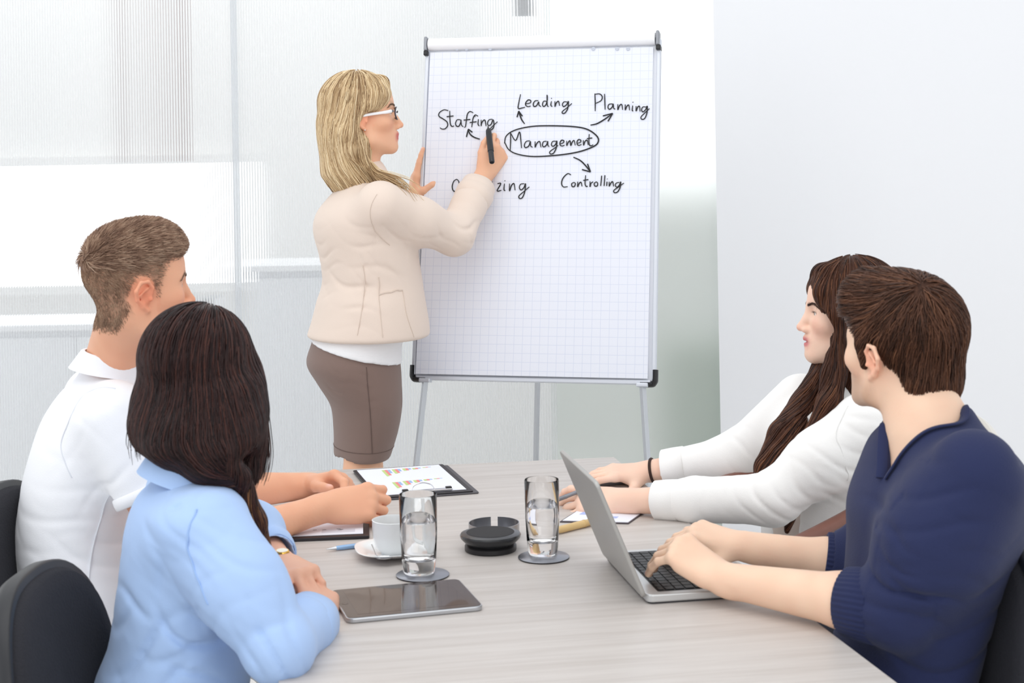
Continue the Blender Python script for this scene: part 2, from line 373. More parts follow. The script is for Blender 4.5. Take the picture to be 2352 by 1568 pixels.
for (s, fl_) in ((0, 1), (FWD, -1)):                       # rounded black corner caps below
    pts = [(s - fl_ * .002, .038, -.004), (s - fl_ * .002, .012, -.004)] + [(s + fl_ * (.012 - .014 * math.cos(a)), .010 - .014 * math.sin(a), -.004) for a in (0.35, .8, 1.25)] + [(s + fl_ * .04, -.004, -.004)]
    obj('corner_cap', tube(spline(pts, 4), .0085, 8, flat=((0, 0, 1), 1.9)), M_BLK, fc, smooth=True)
for px in (1049, 1071, 1125, 1362, 1417, 1442):
    q = onb(px, 111, .012); bm = lathe([(0, 0), (.0052, 0), (.0058, .0006), (.0042, .0010), (0, .0004)], 20, cx=q.x, cy=q.y)
    bm.transform(Matrix.Translation((0, 0, .0075))); obj('punch_hole', bm, mat('hole_grey', (196, 202, 214), .6), fc)
def leg(p_top, p_low, name, w_=.012):
    d = (p_low - p_top); t = (p_top.z) / -d.z; foot = p_top + d * t
    bm = tube([FI @ p_top, FI @ foot], w_, 4, flat=((1, .3, 0), .8)); l = obj(name, bm, M_ALU, fc)
    bm = B(); box(bm, (0, 0, 0), (.034, .012, .03)); bm.transform(Matrix.Translation(FI @ p_top)); obj('collar', bm, M_ALUP, l, bevel=.003)
    bm = lathe([(0, 0), (.018, 0), (.02, .02), (.016, .035), (0, .035)], 16); bm.transform(FI @ Matrix.Translation(foot)); obj('rubber_foot', bm, M_BLK, l)
leg(P(977, 873, 4.72), P(956, 1066, 4.665), 'leg'); leg(P(1476, 884, 4.575), P(1487, 1055, 4.52), 'leg'); leg(P(1235, 860, 5.02), P(1231, 1055, 5.16), 'leg', .011)

INK = mat('black_ink', (20, 20, 24), .6)
WORDS = {
 'Staffing': [[(305,728),(270,722),(235,745),(232,772),(262,792),(293,815),(300,845),(280,870),(255,872),(240,862)], [(316,730),(317,780),(322,835),(335,852),(350,848)], [(292,776),(346,770)], [(400,800),(375,800),(362,825),(368,848),(388,850),(402,820),(404,800),(408,840),(422,855)], [(500,745),(475,735),(455,755),(447,800),(440,850),(430,860)], [(425,803),(478,797)], [(538,772),(516,762),(500,785),(494,820),(488,858)], [(472,822),(526,815)], [(540,795),(538,835),(548,848)], [(512,772),(516,775)], [(562,800),(562,848),(566,826),(580,805),(592,804),(598,830),(600,850)], [(650,795),(625,800),(612,825),(620,845),(640,835),(655,800),(662,830),(658,862),(640,880),(628,878),(650,852),(690,815)]],
 'Leading': [[(870,600),(858,660),(852,710),(880,708),(905,702)], [(912,675),(945,668),(950,650),(930,645),(912,665),(910,685),(928,697),(950,692)], [(1010,650),(985,652),(970,675),(975,695),(995,690),(1012,660),(1015,685),(1030,697)], [(1075,655),(1052,655),(1042,680),(1052,696),(1070,680),(1080,640),(1078,605),(1078,650),(1081,690),(1090,697)], [(1112,655),(1108,685),(1118,697)], [(1111,630),(1114,634)], [(1140,655),(1140,697),(1150,668),(1168,655),(1175,690)], [(1235,660),(1210,660),(1198,680),(1208,697),(1232,680),(1245,655),(1240,710),(1220,745),(1200,750),(1198,735),(1235,705),(1272,672)]],
 'Planning': [[(1452,595),(1455,660),(1455,732)], [(1452,600),(1490,598),(1510,620),(1500,650),(1458,672)], [(1528,597),(1530,660),(1532,720)], [(1590,675),(1562,680),(1555,705),(1568,718),(1588,700),(1595,675),(1600,710),(1612,716)], [(1632,678),(1632,722),(1645,690),(1662,680),(1670,722)], [(1690,680),(1690,724),(1702,695),(1718,685),(1724,726)], [(1748,688),(1745,725),(1752,732)], [(1749,660),(1752,664)], [(1775,692),(1775,732),(1788,700),(1802,695),(1806,735)], [(1855,700),(1828,700),(1818,722),(1828,738),(1850,720),(1862,692),(1860,745),(1842,790),(1818,795),(1815,775),(1850,740),(1880,712)]],
 'Management': [[(790,1042),(793,960),(792,903)], [(792,903),(832,962),(862,895),(873,960),(878,1022)], [(945,965),(915,970),(900,1000),(910,1018),(935,1005),(948,970),(950,1005),(965,1015)], [(985,970),(985,1015),(998,985),(1020,970),(1030,1015)], [(1075,968),(1050,972),(1042,1000),(1055,1012),(1075,995),(1083,968),(1085,1000),(1095,1010)], [(1150,968),(1122,970),(1112,995),(1125,1008),(1145,992),(1155,965),(1150,1020),(1130,1060),(1105,1068),(1100,1050),(1140,1020),(1165,1000)], [(1180,990),(1205,980),(1210,965),(1192,960),(1180,978),(1182,1000),(1200,1005),(1215,998)], [(1232,965),(1232,1003),(1245,975),(1258,965),(1264,1002),(1275,975),(1290,962),(1298,1000)], [(1315,985),(1340,975),(1342,960),(1325,955),(1313,972),(1316,995),(1332,1000),(1348,992)], [(1362,960),(1364,1000),(1375,970),(1392,960),(1400,998)], [(1408,912),(1406,970),(1412,1000),(1425,1003),(1440,995)], [(1390,948),(1432,942)]],
 'Controlling': [[(1266,1232),(1240,1222),(1205,1255),(1192,1295),(1205,1325),(1240,1324)], [(1290,1290),(1272,1300),(1275,1322),(1292,1322),(1300,1300),(1290,1290)], [(1318,1285),(1318,1325),(1330,1298),(1345,1290),(1352,1322)], [(1380,1235),(1376,1300),(1385,1322),(1397,1320)], [(1362,1275),(1402,1268)], [(1415,1282),(1415,1325),(1422,1298),(1440,1285)], [(1465,1285),(1448,1298),(1452,1318),(1470,1318),(1475,1298),(1465,1285)], [(1506,1238),(1498,1318)], [(1531,1234),(1525,1318)], [(1548,1285),(1545,1318)], [(1549,1262),(1551,1265)], [(1565,1285),(1565,1320),(1578,1295),(1592,1285),(1600,1322)], [(1645,1290),(1622,1295),(1612,1312),(1625,1328),(1645,1310),(1655,1285),(1650,1330),(1630,1365),(1605,1370),(1602,1352),(1640,1325),(1680,1295)]],
 'Organizing': [[(372,1265),(350,1280),(336,1320),(345,1355),(370,1360),(388,1330),(388,1285),(372,1265)], [(402,1300),(405,1360),(412,1320),(440,1300)], [(500,1300),(472,1305),(462,1330),(475,1350),(498,1330),(508,1300),(502,1370),(470,1405)], [(560,1305),(536,1310),(530,1340),(545,1352),(562,1320),(566,1352)], [(590,1305),(590,1354),(604,1315),(620,1305),(626,1354)], [(652,1305),(650,1352)], [(650,1287),(652,1290)], [(690,1300),(717,1300),(688,1356),(722,1353)], [(745,1300),(742,1348),(752,1355)], [(748,1276),(750,1280)], [(785,1300),(785,1358),(800,1315),(820,1300),(828,1352)], [(900,1300),(872,1305),(862,1330),(875,1350),(898,1330),(910,1300),(905,1360),(885,1410),(862,1415),(860,1395),(900,1360),(940,1325)]],
}
SHAPES = {
 'handwritten_ring': [[[(745,985),(760,925),(830,880),(960,852),(1120,847),(1300,855),(1400,878),(1470,930),(1478,975),(1440,1010),(1330,1050),(1180,1075),(980,1088),(850,1070),(780,1035),(748,980)]]],
 'handwritten_arrow': [
  [[(552,952),(510,938),(478,915),(460,880)], [(447,935),(462,873)], [(462,873),(493,898)]],
  [[(902,832),(880,800),(868,770),(855,735)], [(843,780),(856,732)], [(856,732),(885,772)]],
  [[(1418,842),(1470,830),(1530,795),(1590,752)], [(1515,770),(1592,750)], [(1592,750),(1555,812)]],
  [[(1285,1093),(1340,1120),(1385,1165),(1415,1205)], [(1352,1190),(1418,1208)], [(1418,1208),(1395,1145)]]],
}
def ink(name, strokes, r):
    bm = B()
    for s in strokes:
        pts = [onb(x / 3.408 + 940, y / 3.408 + 40, .0098) for x, y in s]
        pts = [Vector((p.x, p.y, .0068 + .006 * (1 - p.y / FHT) ** 2 * (1 + .5 * math.sin(3 * p.x / FWD + .6)) + .0016)) for p in pts]
        pts = spline(pts, 5); n = len(pts)
        tube(pts, [r * (.75 + .35 * math.sin(math.pi * (k + .5) / n)) for k in range(n)], 6, bm, flat=((0, 0, 1), .35))
    return obj(name, bm, INK, padm)
for wd_, st in WORDS.items(): o = ink('handwritten_word', st, .0017); o['label'] = 'the word ' + wd_
for nm, lst in SHAPES.items():
    for st in lst: ink(nm, st, .0021)

# ------------------------------------------------------------------ things on the table
Z0 = TZ + .0004
def rect_from(c, z=TZ):
    q = [T(x, y, z) for x, y in c]; m = sum(q, Vector()) / 4; a = (q[1] - q[0]) + (q[2] - q[3]); return m, math.atan2(a.y, a.x)
# tablet
m, ya = rect_from([(795, 1433), (1110, 1402), (1050, 1342), (765, 1365)])
t = empty('tablet', (m.x, m.y, Z0), ya + .02, 'silver edged tablet with dark mirror-like screen lying in front of the first glass', 'tablet')
bm = slab(roundrect(.243, .188, .014), 0, .0085); obj('case', bm, mat('tablet_silver', (188, 190, 194), .3, .8), t, bevel=.002)
obj('bezel_glass', slab(roundrect(.238, .183, .012), .0085, .0092), mat('bezel_dark', (72, 64, 62), .06, spec=.6), t)
obj('screen', slab(roundrect(.198, .150, .001), .0092, .0094), mat('screen_dark', (62, 52, 49), .03, spec=.8), t)
obj('home_button', lathe([(0, .0092), (.006, .0092), (.006, .0096), (0, .0094)], 20, cx=-.109), MATS['bezel_dark'], t)
# water glasses on coasters
def glassmat():
    m = bpy.data.materials.new('clear_glass'); m.use_nodes = True; b = m.node_tree.nodes['Principled BSDF']
    b.inputs['Base Color'].default_value = (1, 1, 1, 1); b.inputs['Roughness'].default_value = .0; b.inputs['Transmission Weight'].default_value = 1; b.inputs['IOR'].default_value = 1.45; return m
M_GL = glassmat(); M_WATER = glassmat(); M_WATER.name = 'water'; M_WATER.node_tree.nodes['Principled BSDF'].inputs['IOR'].default_value = 1.33
def coaster(px, py, R, lab):
    q = T(px, py); c = empty('coaster', (q.x, q.y, Z0), 0, lab, 'coaster', 'steel coasters under the glasses')
    obj('felt_base', lathe([(0, 0), (R - .001, 0), (R, .0008), (R, .002), (0, .002)], 48), mat('black_felt', (40, 38, 42), .9), c)
    obj('steel_plate', lathe([(0, .002), (R, .002), (R + .0004, .0028), (R - .0008, .0038), (0, .0038)], 64), mat('satin_steel', (150, 152, 160), .32, .9), c, smooth=True)
    return q
def glass(q, R, H, wl, lab):
    z = Z0 + .004
    g = empty('water_glass', (q.x, q.y, z), 0, lab, 'glass', 'tumblers of water')
    prof = [(0, 0), (R * .80, 0), (R * .86, .004), (R * .92, .03), (R * .98, H * .5), (R, H - .002), (R - .001, H), (R - .0014, H - .001), (R * .98 - .0014, H * .5), (R * .92 - .002, .034), (R * .84 - .003, .026), (0, .023)]
    obj('tumbler', lathe(prof, 64), M_GL, g, smooth=60)
    e = .0005
    wp = [(0, .023 + e), (R * .84 - .003 - e, .026 + e), (R * .92 - .002 - e, .034 + e), (R * .98 - .0014 - e, min(wl, H * .5)), (R * .985 - .0014 - e, wl), (R * .985 - .006, wl - .0012), (0, wl - .0012)]
    obj('water', lathe(wp, 64), M_WATER, g, smooth=60)
q1 = coaster(971, 1322, .0505, 'round steel coaster under the glass of water nearest the tablet')
q2 = coaster(1249, 1281, .0505, 'round steel coaster under the glass of water beside the laptop')
glass(T(963, 1319), .0362, .150, .098, 'tall glass of water standing on the coaster nearest the tablet')
glass(T(1247, 1276), .0345, .148, .095, 'tall glass of water standing on the coaster beside the laptop')
# steel coaster holder ring and the black puck before it
q = T(1135, 1234); h = empty('coaster_holder', (q.x, q.y, Z0), 0, 'open steel coaster holder ring with a gap, behind the black round puck', 'holder')
obj('base_plate', lathe([(0, 0), (.052, 0), (.053, .001), (.052, .0025), (0, .0025)], 48), M_STEEL, h)
ga = math.radians(78)
for a0, a1 in ((math.radians(98), math.radians(262)), (math.radians(278), math.radians(442))):
    obj('rim_wall', lathe([(.0515, .0025), (.053, .0025), (.053, .031), (.0515, .031), (.0515, .0025)], 40, a0=a0, a1=a1), M_STEEL, h, smooth=50)
obj('stacked_coaster', lathe([(0, .003), (.050, .003), (.0505, .006), (.050, .010), (0, .010)], 48), MATS['satin_steel'], h)
q = T(1127, 1263); p = empty('round_puck', (q.x, q.y, Z0), 0, 'black flared round puck with matt dark top, in front of the steel ring', 'puck')
obj('base', lathe([(0, 0), (.051, 0), (.0525, .002), (.0525, .010), (.046, .014), (0, .014)], 56), M_BLK, p, smooth=35)
obj('flared_body', lathe([(0, .013), (.047, .013), (.052, .017), (.0605, .026), (.0618, .031), (.0600, .034), (.0490, .0365), (0, .0365)], 64), mat('gloss_black', (40, 41, 44), .22), p, smooth=35)
obj('top_pad', lathe([(0, .0365), (.0485, .0365), (.0480, .0372), (0, .0372)], 56), mat('matt_charcoal', (52, 51, 53), .9), p)
# coffee cup, saucer, spoon
q = T(905, 1276); s = empty('saucer', (q.x, q.y, Z0), .2, 'white rounded-square saucer under the coffee cup', 'saucer')
obj('dish', lathe([(0, .001), (.032, .0), (.036, .002), (.058, .010), (.076, .0165), (.0775, .018), (.075, .0185), (.056, .0135), (.036, .006), (0, .005)], 72, sq=2.9), mat('white_china', (240, 242, 242), .12, coat=.3), s, smooth=50)
c = empty('coffee_cup', (q.x, q.y, Z0 + .0056), .3, 'white china coffee cup with spoon at its foot, behind the nearest glass of water', 'cup')
obj('bowl', lathe([(0, .003), (.020, .003), (.022, 0), (.025, 0), (.027, .004), (.036, .014), (.0415, .032), (.0428, .064), (.0430, .067), (.0415, .0675), (.0402, .064), (.039, .032), (.033, .015), (0, .008)], 64), MATS['white_china'], c, smooth=45)
obj('handle', tube(spline([(.040, 0, .056), (.056, 0, .058), (.066, 0, .046), (.060, 0, .028), (.039, 0, .020)], 6), .0042, 10, flat=((0, 1, 0), 1.5)), MATS['white_china'], c, smooth=True)
obj('coffee', lathe([(0, .046), (.0395, .046), (.039, .0462), (0, .0462)], 40), mat('coffee', (70, 42, 26), .1), c)
a, b_ = T(868, 1284, Z0 + .012), T(853, 1248, Z0 + .045)
sp = empty('teaspoon', a, 0, 'steel teaspoon leaning on the saucer beside the coffee cup', 'spoon')
d = b_ - a
bm = tube(spline([(0.006, -.002, .001), d * .25, d * .6, d], 5), [.0022] * 5 + [.0016] * 8 + [.002] * 3, 8, flat=((0, 0, 1), .6)); obj('handle', bm, M_CHROME, sp, smooth=True)
bm = B(); bmesh.ops.create_uvsphere(bm, u_segments=20, v_segments=10, radius=1)
for v in bm.verts: v.co = Vector((v.co.x * .017, v.co.y * .011, (abs(v.co.z) * -.004 if v.co.z < 0 else -v.co.z * .0028) + .003))
bm.transform(Matrix.Translation((.012, -.004, .002))); obj('bowl', bm, M_CHROME, sp, smooth=True)
# pens
def pen(p0, p1, r, name, lab, col, tipc, cat='pen', caplen=.25):
    e = empty(name, p0, 0, lab, cat); d = p1 - p0; L = d.length; rot = d.to_track_quat('Z', 'Y').to_matrix().to_4x4()
    bm = lathe([(0, 0), (r * .18, .0005), (r * .3, .006), (r * .75, .020), (r * .8, .021), (0, .021)], 20); bm.transform(rot); obj('tip', bm, tipc, e, smooth=40)
    bm = lathe([(0, .021), (r * .85, .021), (r, .035), (r, L * (1 - caplen)), (0, L * (1 - caplen))], 20); bm.transform(rot); bd = obj('barrel', bm, col, e, smooth=40)
    bm = lathe([(0, L * (1 - caplen)), (r * 1.08, L * (1 - caplen)), (r * 1.08, L * (1 - caplen) + .003), (r * .98, L * (1 - caplen) + .004), (r * .95, L - .003), (r * .8, L), (0, L)], 20); bm.transform(rot); obj('cap', bm, col, e, smooth=40)
    return e
pen(T(749, 1261, TZ + .0055), T(862, 1248, TZ + .0055), .005, 'ballpoint_pen', 'pale blue ballpoint pen lying beside the white saucer', mat('blue_pearl', (150, 184, 222), .25, .3), mat('silver_tip', (200, 202, 205), .25, .8))
pen(T(1262, 1222, TZ + .0085), T(1366, 1196, TZ + .0085), .0078, 'bamboo_pen', 'thick bamboo-coloured pen lying between the second glass and the laptop', mat('bamboo', (216, 184, 128), .4, var=.08), mat('bamboo_tip', (196, 160, 104), .4))
# laptop
hn, hf = T(1478, 1388), T(1388, 1288); hv = (hf - hn); hyaw = math.atan2(hv.y, hv.x) - math.pi / 2
mid = (hn + hf) / 2
lp = empty('laptop', (mid.x, mid.y, Z0), hyaw, 'open silver laptop with black keys in front of the man in the navy jumper', 'laptop')
LW, LD = .315, .222; M_AL2 = mat('laptop_aluminium', (205, 206, 206), .38, .55)
bm = slab(roundrect(LD, LW, .012, cx=LD / 2 + .006), .003, .017); base = obj('base', bm, M_AL2, lp, bevel=.0025)
obj('bottom_case', slab(roundrect(LD - .008, LW - .008, .01, cx=LD / 2 + .006), .0, .0034), mat('bottom_dark', (60, 60, 64), .5), lp)
kb = obj('keyboard', slab(roundrect(.112, LW - .036, .004, cx=.006 + .024 + .056), .0168, .0174), mat('key_well', (30, 30, 32), .5), lp)
M_KEY = mat('black_key', (24, 24, 26), .45)
kme = {}
def key(cx, cy, sx, sy):
    k = (round(sx, 4), round(sy, 4))
    if k not in kme:
        bm = slab(roundrect(sx, sy, .0015, 2), .0174, .0190); me = bpy.data.meshes.new('key'); bm.to_mesh(me); bm.free(); me.materials.append(M_KEY); kme[k] = me
    o = bpy.data.objects.new('key', kme[k]); COL.objects.link(o); o.parent = kb; o.location = (cx, cy, 0)
rowx = [.006 + .030 + i * .0185 for i in range(6)]
KW = LW - .044
for ri, n in enumerate((14, 14, 14, 13, 12)):
    st = KW / n; dep = .009 if ri == 0 else .0155
    for k in range(n): key(rowx[ri] + (.002 if ri == 0 else 0), -KW / 2 + st * (k + .5), dep, st - .0028)
cy = -KW / 2
for wv in (1, 1, 1, 1.25, 5.2, 1.25, 1, 1, 1, 1):
    s_ = KW / 14.7 * wv; key(rowx[5], cy + s_ / 2, .0155, s_ - .0028); cy += s_
obj('trackpad', slab(roundrect(.072, .100, .004, cx=.006 + .182), .0169, .0173), mat('trackpad_grey', (190, 191, 191), .3, .4), lp)
obj('hinge_bar', tube([(.004, -.12, .012), (.004, .12, .012)], .0055, 12), mat('hinge_black', (28, 28, 30), .4), lp, smooth=True)
LT = math.radians(22)
Ml = Matrix.Translation((.002, 0, .012)) @ Matrix.Rotation(-LT, 4, 'Y')
lid = slab([(p[1], p[0]) for p in roundrect(LW, .226, .012, cx=0, cy=.113)], -.004, .004)   # laid out: x = height
lid.transform(Ml @ Matrix(((0, 0, 1, 0), (0, 1, 0, 0), (1, 0, 0, 0), (0, 0, 0, 1)))); bmesh.ops.recalc_face_normals(lid, faces=lid.faces)
lo_ = obj('lid', lid, mat('laptop_lid', (176, 175, 172), .42, .4), lp, bevel=.0022)
sc_ = slab([(p[1], p[0]) for p in roundrect(LW - .02, .2, .004, cx=0, cy=.118)], .0041, .0046)
sc_.transform(Ml @ Matrix(((0, 0, 1, 0), (0, 1, 0, 0), (1, 0, 0, 0), (0, 0, 0, 1)))); bmesh.ops.recalc_face_normals(sc_, faces=sc_.faces); obj('screen', sc_, mat('lcd_dark', (40, 44, 52), .1), lo_)
# clipboards and papers
def clipboard(corners, w_, l_, name, lab, dx=0, clip=True, cover=True, loc=None):
    m, ya = rect_from(corners); e = empty(name, (m.x, m.y, Z0), ya, lab, 'clipboard')
    if cover: obj('cover', slab(roundrect(w_ + .004, l_ + .004, .006, cx=.010, cy=-.004), 0, .0035), mat('cover_grey', (84, 82, 86), .5), e, bevel=.001)
    obj('board', slab(roundrect(w_, l_, .006), .0035 if cover else 0, .0065), mat('board_black', (40, 36, 40), .45), e, bevel=.001)
    pp = obj('paper_sheet', slab(roundrect(w_ - .022, l_ - .028, .001, cx=-.002, cy=.005), .0066, .0074), M_PAPER, e)
    if clip:
        y0 = -l_ / 2 + .018
        ck = obj('clip_plate', boxb((.01, y0 + .004, .0105), (.118, .012, .004)), M_CHROME, e, bevel=.001)
        obj('clip_arch', tube(spline([(-.028, y0 + .008, .012), (-.02, y0 + .012, .022), (.0, y0 + .014, .027), (.02, y0 + .012, .022), (.028, y0 + .008, .012)], 5), .0014, 8), M_CHROME, ck, smooth=True)
        for s in (-1, 1): obj('clip_corner', boxb((.01 + s * .052, y0 + .010, .0115), (.014, .012, .007)), M_BLK, ck, bevel=.001)
    return e, pp
cb, pp = clipboard([(850, 1158), (1098, 1140), (1020, 1065), (812, 1080)], .232, .335, 'clipboard', 'black clipboard with printed coloured bar chart page at the far left of the table')
def bars(bm, mi, x, y, wx_, hy):
    v = [bm.verts.new(c) for c in ((x, y, .00755), (x + wx_, y, .00755), (x + wx_, y - hy, .00755), (x, y - hy, .00755))]; f = bm.faces.new(v[::-1]); f.material_index = mi
cbi = (Matrix.Translation(cb.location) @ Matrix.Rotation(cb.rotation_euler.z, 4, 'Z')).inverted()
bm = B()
for rowp, hs in (([(876, 1087), (899, 1085), (923, 1083), (946, 1082), (970, 1080)], (.078, .055, .030, .018, .008)), ([(900, 1115), (924, 1112), (948, 1110), (972, 1108), (996, 1106)], (.070, .050, .030, .018, .008))):
    for (px, py), hh in zip(rowp, hs):
        q = cbi @ T(px, py)
        for k, f in enumerate((1, .88, .55)): bars(bm, k, q.x + k * .0072, q.y, .0070, hh * f)
o = obj('bar_chart', bm, [mat('print_green', (196, 214, 140), .8), mat('print_red', (232, 140, 138), .8), mat('print_blue', (160, 186, 226), .8)], pp); o['kind'] = 'stuff'
cb2, pp2 = clipboard([(612, 1252), (850, 1243), (822, 1158), (578, 1168)], .25, .31, 'clipboard', 'dark clipboard with a printed page under the forearms of the man in the white polo', clip=False, cover=False)
bm = B()
for k in range(12): box(bm, (-.075 + k * .006 * (1 + .1 * (k % 3)), .118, .0076), (.004, .006, .0002))
for k, (x, y) in enumerate(((-.02, -.09), (.0, -.092), (.03, -.088), (.036, -.094), (.033, -.098))): box(bm, (x + .03, y, .0076), (.008, .004, .0002))
o = obj('printed_text', bm, mat('print_grey', (130, 130, 140), .8), pp2); o['kind'] = 'stuff'
bm = boxb((.06, -.105, .0075), (.07, .03, .0001)); obj('shaded_cell', bm, mat('print_pale_grey', (214, 215, 226), .8), pp2)
# papers before the woman in white
def sheet(corners, name, lab, z, m_, th=.0008, cat='paper'):
    q = [T(x, y, z) for x, y in corners]; c0 = sum(q, Vector()) / 4; e = empty(name, (c0.x, c0.y, z), 0, lab, cat)
    return e, obj('page', slab([(v.x - c0.x, v.y - c0.y) for v in q], 0, th), m_, e)
nb = [(1290, 1199), (1443, 1203), (1545, 1131), (1405, 1124)]
q = [T(x, y) for x, y in nb]; c0 = sum(q, Vector()) / 4
e = empty('document_folder', (c0.x, c0.y, Z0), 0, 'white printed document on a dark folder under the white jacket sleeve', 'document')
lp_ = [(v.x - c0.x, v.y - c0.y) for v in q]
obj('folder_back', slab([(x * 1.03, y * 1.02) for x, y in lp_], 0, .002), mat('folder_dark', (74, 66, 72), .5), e)
pg = obj('page', slab([(x * .985, y * .985) for x, y in lp_], .002, .0032), M_PAPER, e)
bm = B(); a = Vector(lp_[0]); b1 = Vector(lp_[1]) - a; b2 = Vector(lp_[3]) - a
for (s, t_, u, w_) in ((.12, .18, .30, .10), (.25, .34, .34, .10), (.45, .1, .3, .05)):
    v = [bm.verts.new((*(a + b1 * x + b2 * y), .0034)) for x, y in ((s, t_), (s + u, t_), (s + u, t_ + w_), (s, t_ + w_))]; bm.faces.new(v)
obj('printed_band', bm, mat('print_periwinkle', (176, 190, 236), .8), pg)
q = T(1412, 1108); e = empty('mobile_phone', (q.x, q.y, Z0), .35, 'grey mobile phone half hidden under the far hand of the woman in white', 'phone')
obj('body', slab(roundrect(.115, .058, .008), 0, .010), mat('phone_grey', (120, 124, 130), .3, .5), e, bevel=.002); obj('screen', slab(roundrect(.085, .05, .003, cx=.002), .010, .0104), mat('phone_screen', (150, 156, 160), .08), e)

# ------------------------------------------------------------------ chairs
def pillow(outline, prof, bend=0, tilt=0):
    """outline: closed 2D list (y,z) about its centre; prof: list of (scale, x); returns bm facing +x"""
    bm = B(); rings = []
    for s, x in prof:
        rings.append([bm.verts.new((x + bend * (p[0] * s) ** 2, p[0] * s, p[1] * s)) for p in outline])
    for A_, Q in zip(rings, rings[1:]):
        for j in range(len(A_)): bm.faces.new((A_[j], A_[(j + 1) % len(A_)], Q[(j + 1) % len(A_)], Q[j]))
    for R_, x in ((rings[0], prof[0][1]), (rings[-1], prof[-1][1])):
        cv = bm.verts.new((x, 0, 0))
        for j in range(len(R_)): bm.faces.new((R_[j], R_[(j + 1) % len(R_)], cv))
    bmesh.ops.recalc_face_normals(bm, faces=bm.faces); return bm
M_FAB = mat('charcoal_fabric', (40, 40, 46), .95, bump=(260, .9), var=.10); M_RIM = mat('soft_black_plastic', (36, 37, 41), .45)
def outl(w_, h_, n=64):
    o = []
    for i in range(n):
        a = 2 * math.pi * i / n; c, s = math.cos(a), math.sin(a); k = (abs(c) ** 2.7 + abs(s) ** 2.7) ** (-1 / 2.7)
        o.append((w_ / 2 * c * k * (1 - .10 * s), h_ / 2 * s * k))
    return o
def office_chair(x, y, yaw, lab, top=.87, lean=.14):
    e = empty('conference_chair', (x, y, 0), yaw, lab, 'chair', 'charcoal conference chairs')
    H_ = .40; zc = top - H_ / 2 * math.cos(lean)
    Mx = Matrix.Translation((-.20, 0, zc)) @ Matrix.Rotation(-lean, 4, 'Y')
    bm = pillow(outl(.46, H_), [(.0, .030), (.5, .030), (.8, .027), (.93, .020), (.97, .008), (.97, -.004)], .55); bm.transform(Mx); bk = obj('backrest', bm, M_FAB, e, smooth=60)
    bm = pillow(outl(.475, H_ + .015), [(.985, .004), (1.0, .0), (1.0, -.020), (.96, -.036), (.8, -.046), (.4, -.05), (0, -.05)], .55); bm.transform(Mx); obj('back_shell', bm, M_RIM, e, smooth=60)
    bm = pillow([(p[1], p[0]) for p in outl(.47, .45)], [(0, .03), (.6, .028), (.9, .022), (.98, .008), (1, -.01), (.96, -.03), (.5, -.035), (0, -.035)]); bm.transform(Matrix.Translation((.03, 0, .43)) @ Matrix(((0, 0, 1, 0), (0, 1, 0, 0), (1, 0, 0, 0), (0, 0, 0, 1)))); bmesh.ops.recalc_face_normals(bm, faces=bm.faces); obj('seat', bm, M_FAB, e, smooth=60)
    for s in (-1, 1):
        obj('back_support', tube(spline([(-.10, s * .10, .395), (-.22, s * .10, .40), (-.262, s * .10, .48), (-.235 - math.tan(lean) * .1, s * .10, zc)], 6), .011, 10, flat=((0, 1, 0), .5)), M_BLK, e, smooth=True)
        for fx in (-1, 1):
            l = obj('leg', tube(spline([(.03 + fx * .10, s * .19, .395), (.03 + fx * .18, s * .21, .36), (.03 + fx * .235, s * .235, .012)], 6), .011, 10), M_BLK, e, smooth=True)
            obj('glide', lathe([(0, 0), (.016, 0), (.016, .014), (0, .014)], 14, cx=.03 + fx * .236, cy=s * .236), M_RIM, l)
    return e
# ------------------------------------------------------------------ modelling people: signed distance fields meshed as one skin
import openvdb
V3 = lambda *a: np.array(a, dtype=np.float64)
def npv(v): return np.array([v[0], v[1], v[2]], dtype=np.float64)
def unit(v): v = npv(v); return v / (np.linalg.norm(v) + 1e-12)
BIG = 9.0
def cone(a, b, ra, rb=None, sq=None):
    """round cone; sq = (axis, factor) squashes the section along axis"""
    a, b = npv(a), npv(b); rb = ra if rb is None else rb; ba = b - a; L2 = ba @ ba + 1e-12; m = (a + b) / 2
    if sq is not None: ax, f = unit(sq[0]), sq[1]; g = 1 / f - 1
    def fn(p):
        pa = p - a; 
        if sq is not None:
            h = np.clip(pa @ ba / L2, 0, 1); q = pa - h[..., None] * ba; q = q + (q @ ax)[..., None] * ax * g
            return (np.sqrt((q * q).sum(-1)) - (ra + (rb - ra) * h)) * min(1, f ** .5)
        h = np.clip(pa @ ba / L2, 0, 1); q = pa - h[..., None] * ba
        return np.sqrt((q * q).sum(-1)) - (ra + (rb - ra) * h)
    R = max(ra, rb) * (max(1, sq[1]) if sq is not None else 1)
    return (fn, np.minimum(a, b) - R, np.maximum(a, b) + R)
def ell(c, r, R=None):
    c = npv(c); r = np.array(r, float) if np.ndim(r) else np.array([r] * 3, float); Rm = np.eye(3) if R is None else np.array(R, float)   # columns of R = axes
    def fn(p):
        q = (p - c) @ Rm; k0 = np.sqrt(((q / r) ** 2).sum(-1)); k1 = np.sqrt(((q / r ** 2) ** 2).sum(-1)) + 1e-9
        return k0 * (k0 - 1) / k1
    e = np.sqrt(((Rm * r) ** 2).sum(1))
    return (fn, c - e, c + e)
def half(o, n):
    """everything on the side n points to"""
    o, n = npv(o), unit(n)
    return (lambda p: -((p - o) @ n), None, None)
def chain(pts, rs, sq=None): return [cone(pts[i], pts[i + 1], rs[i], rs[i + 1], sq) for i in range(len(pts) - 1)]
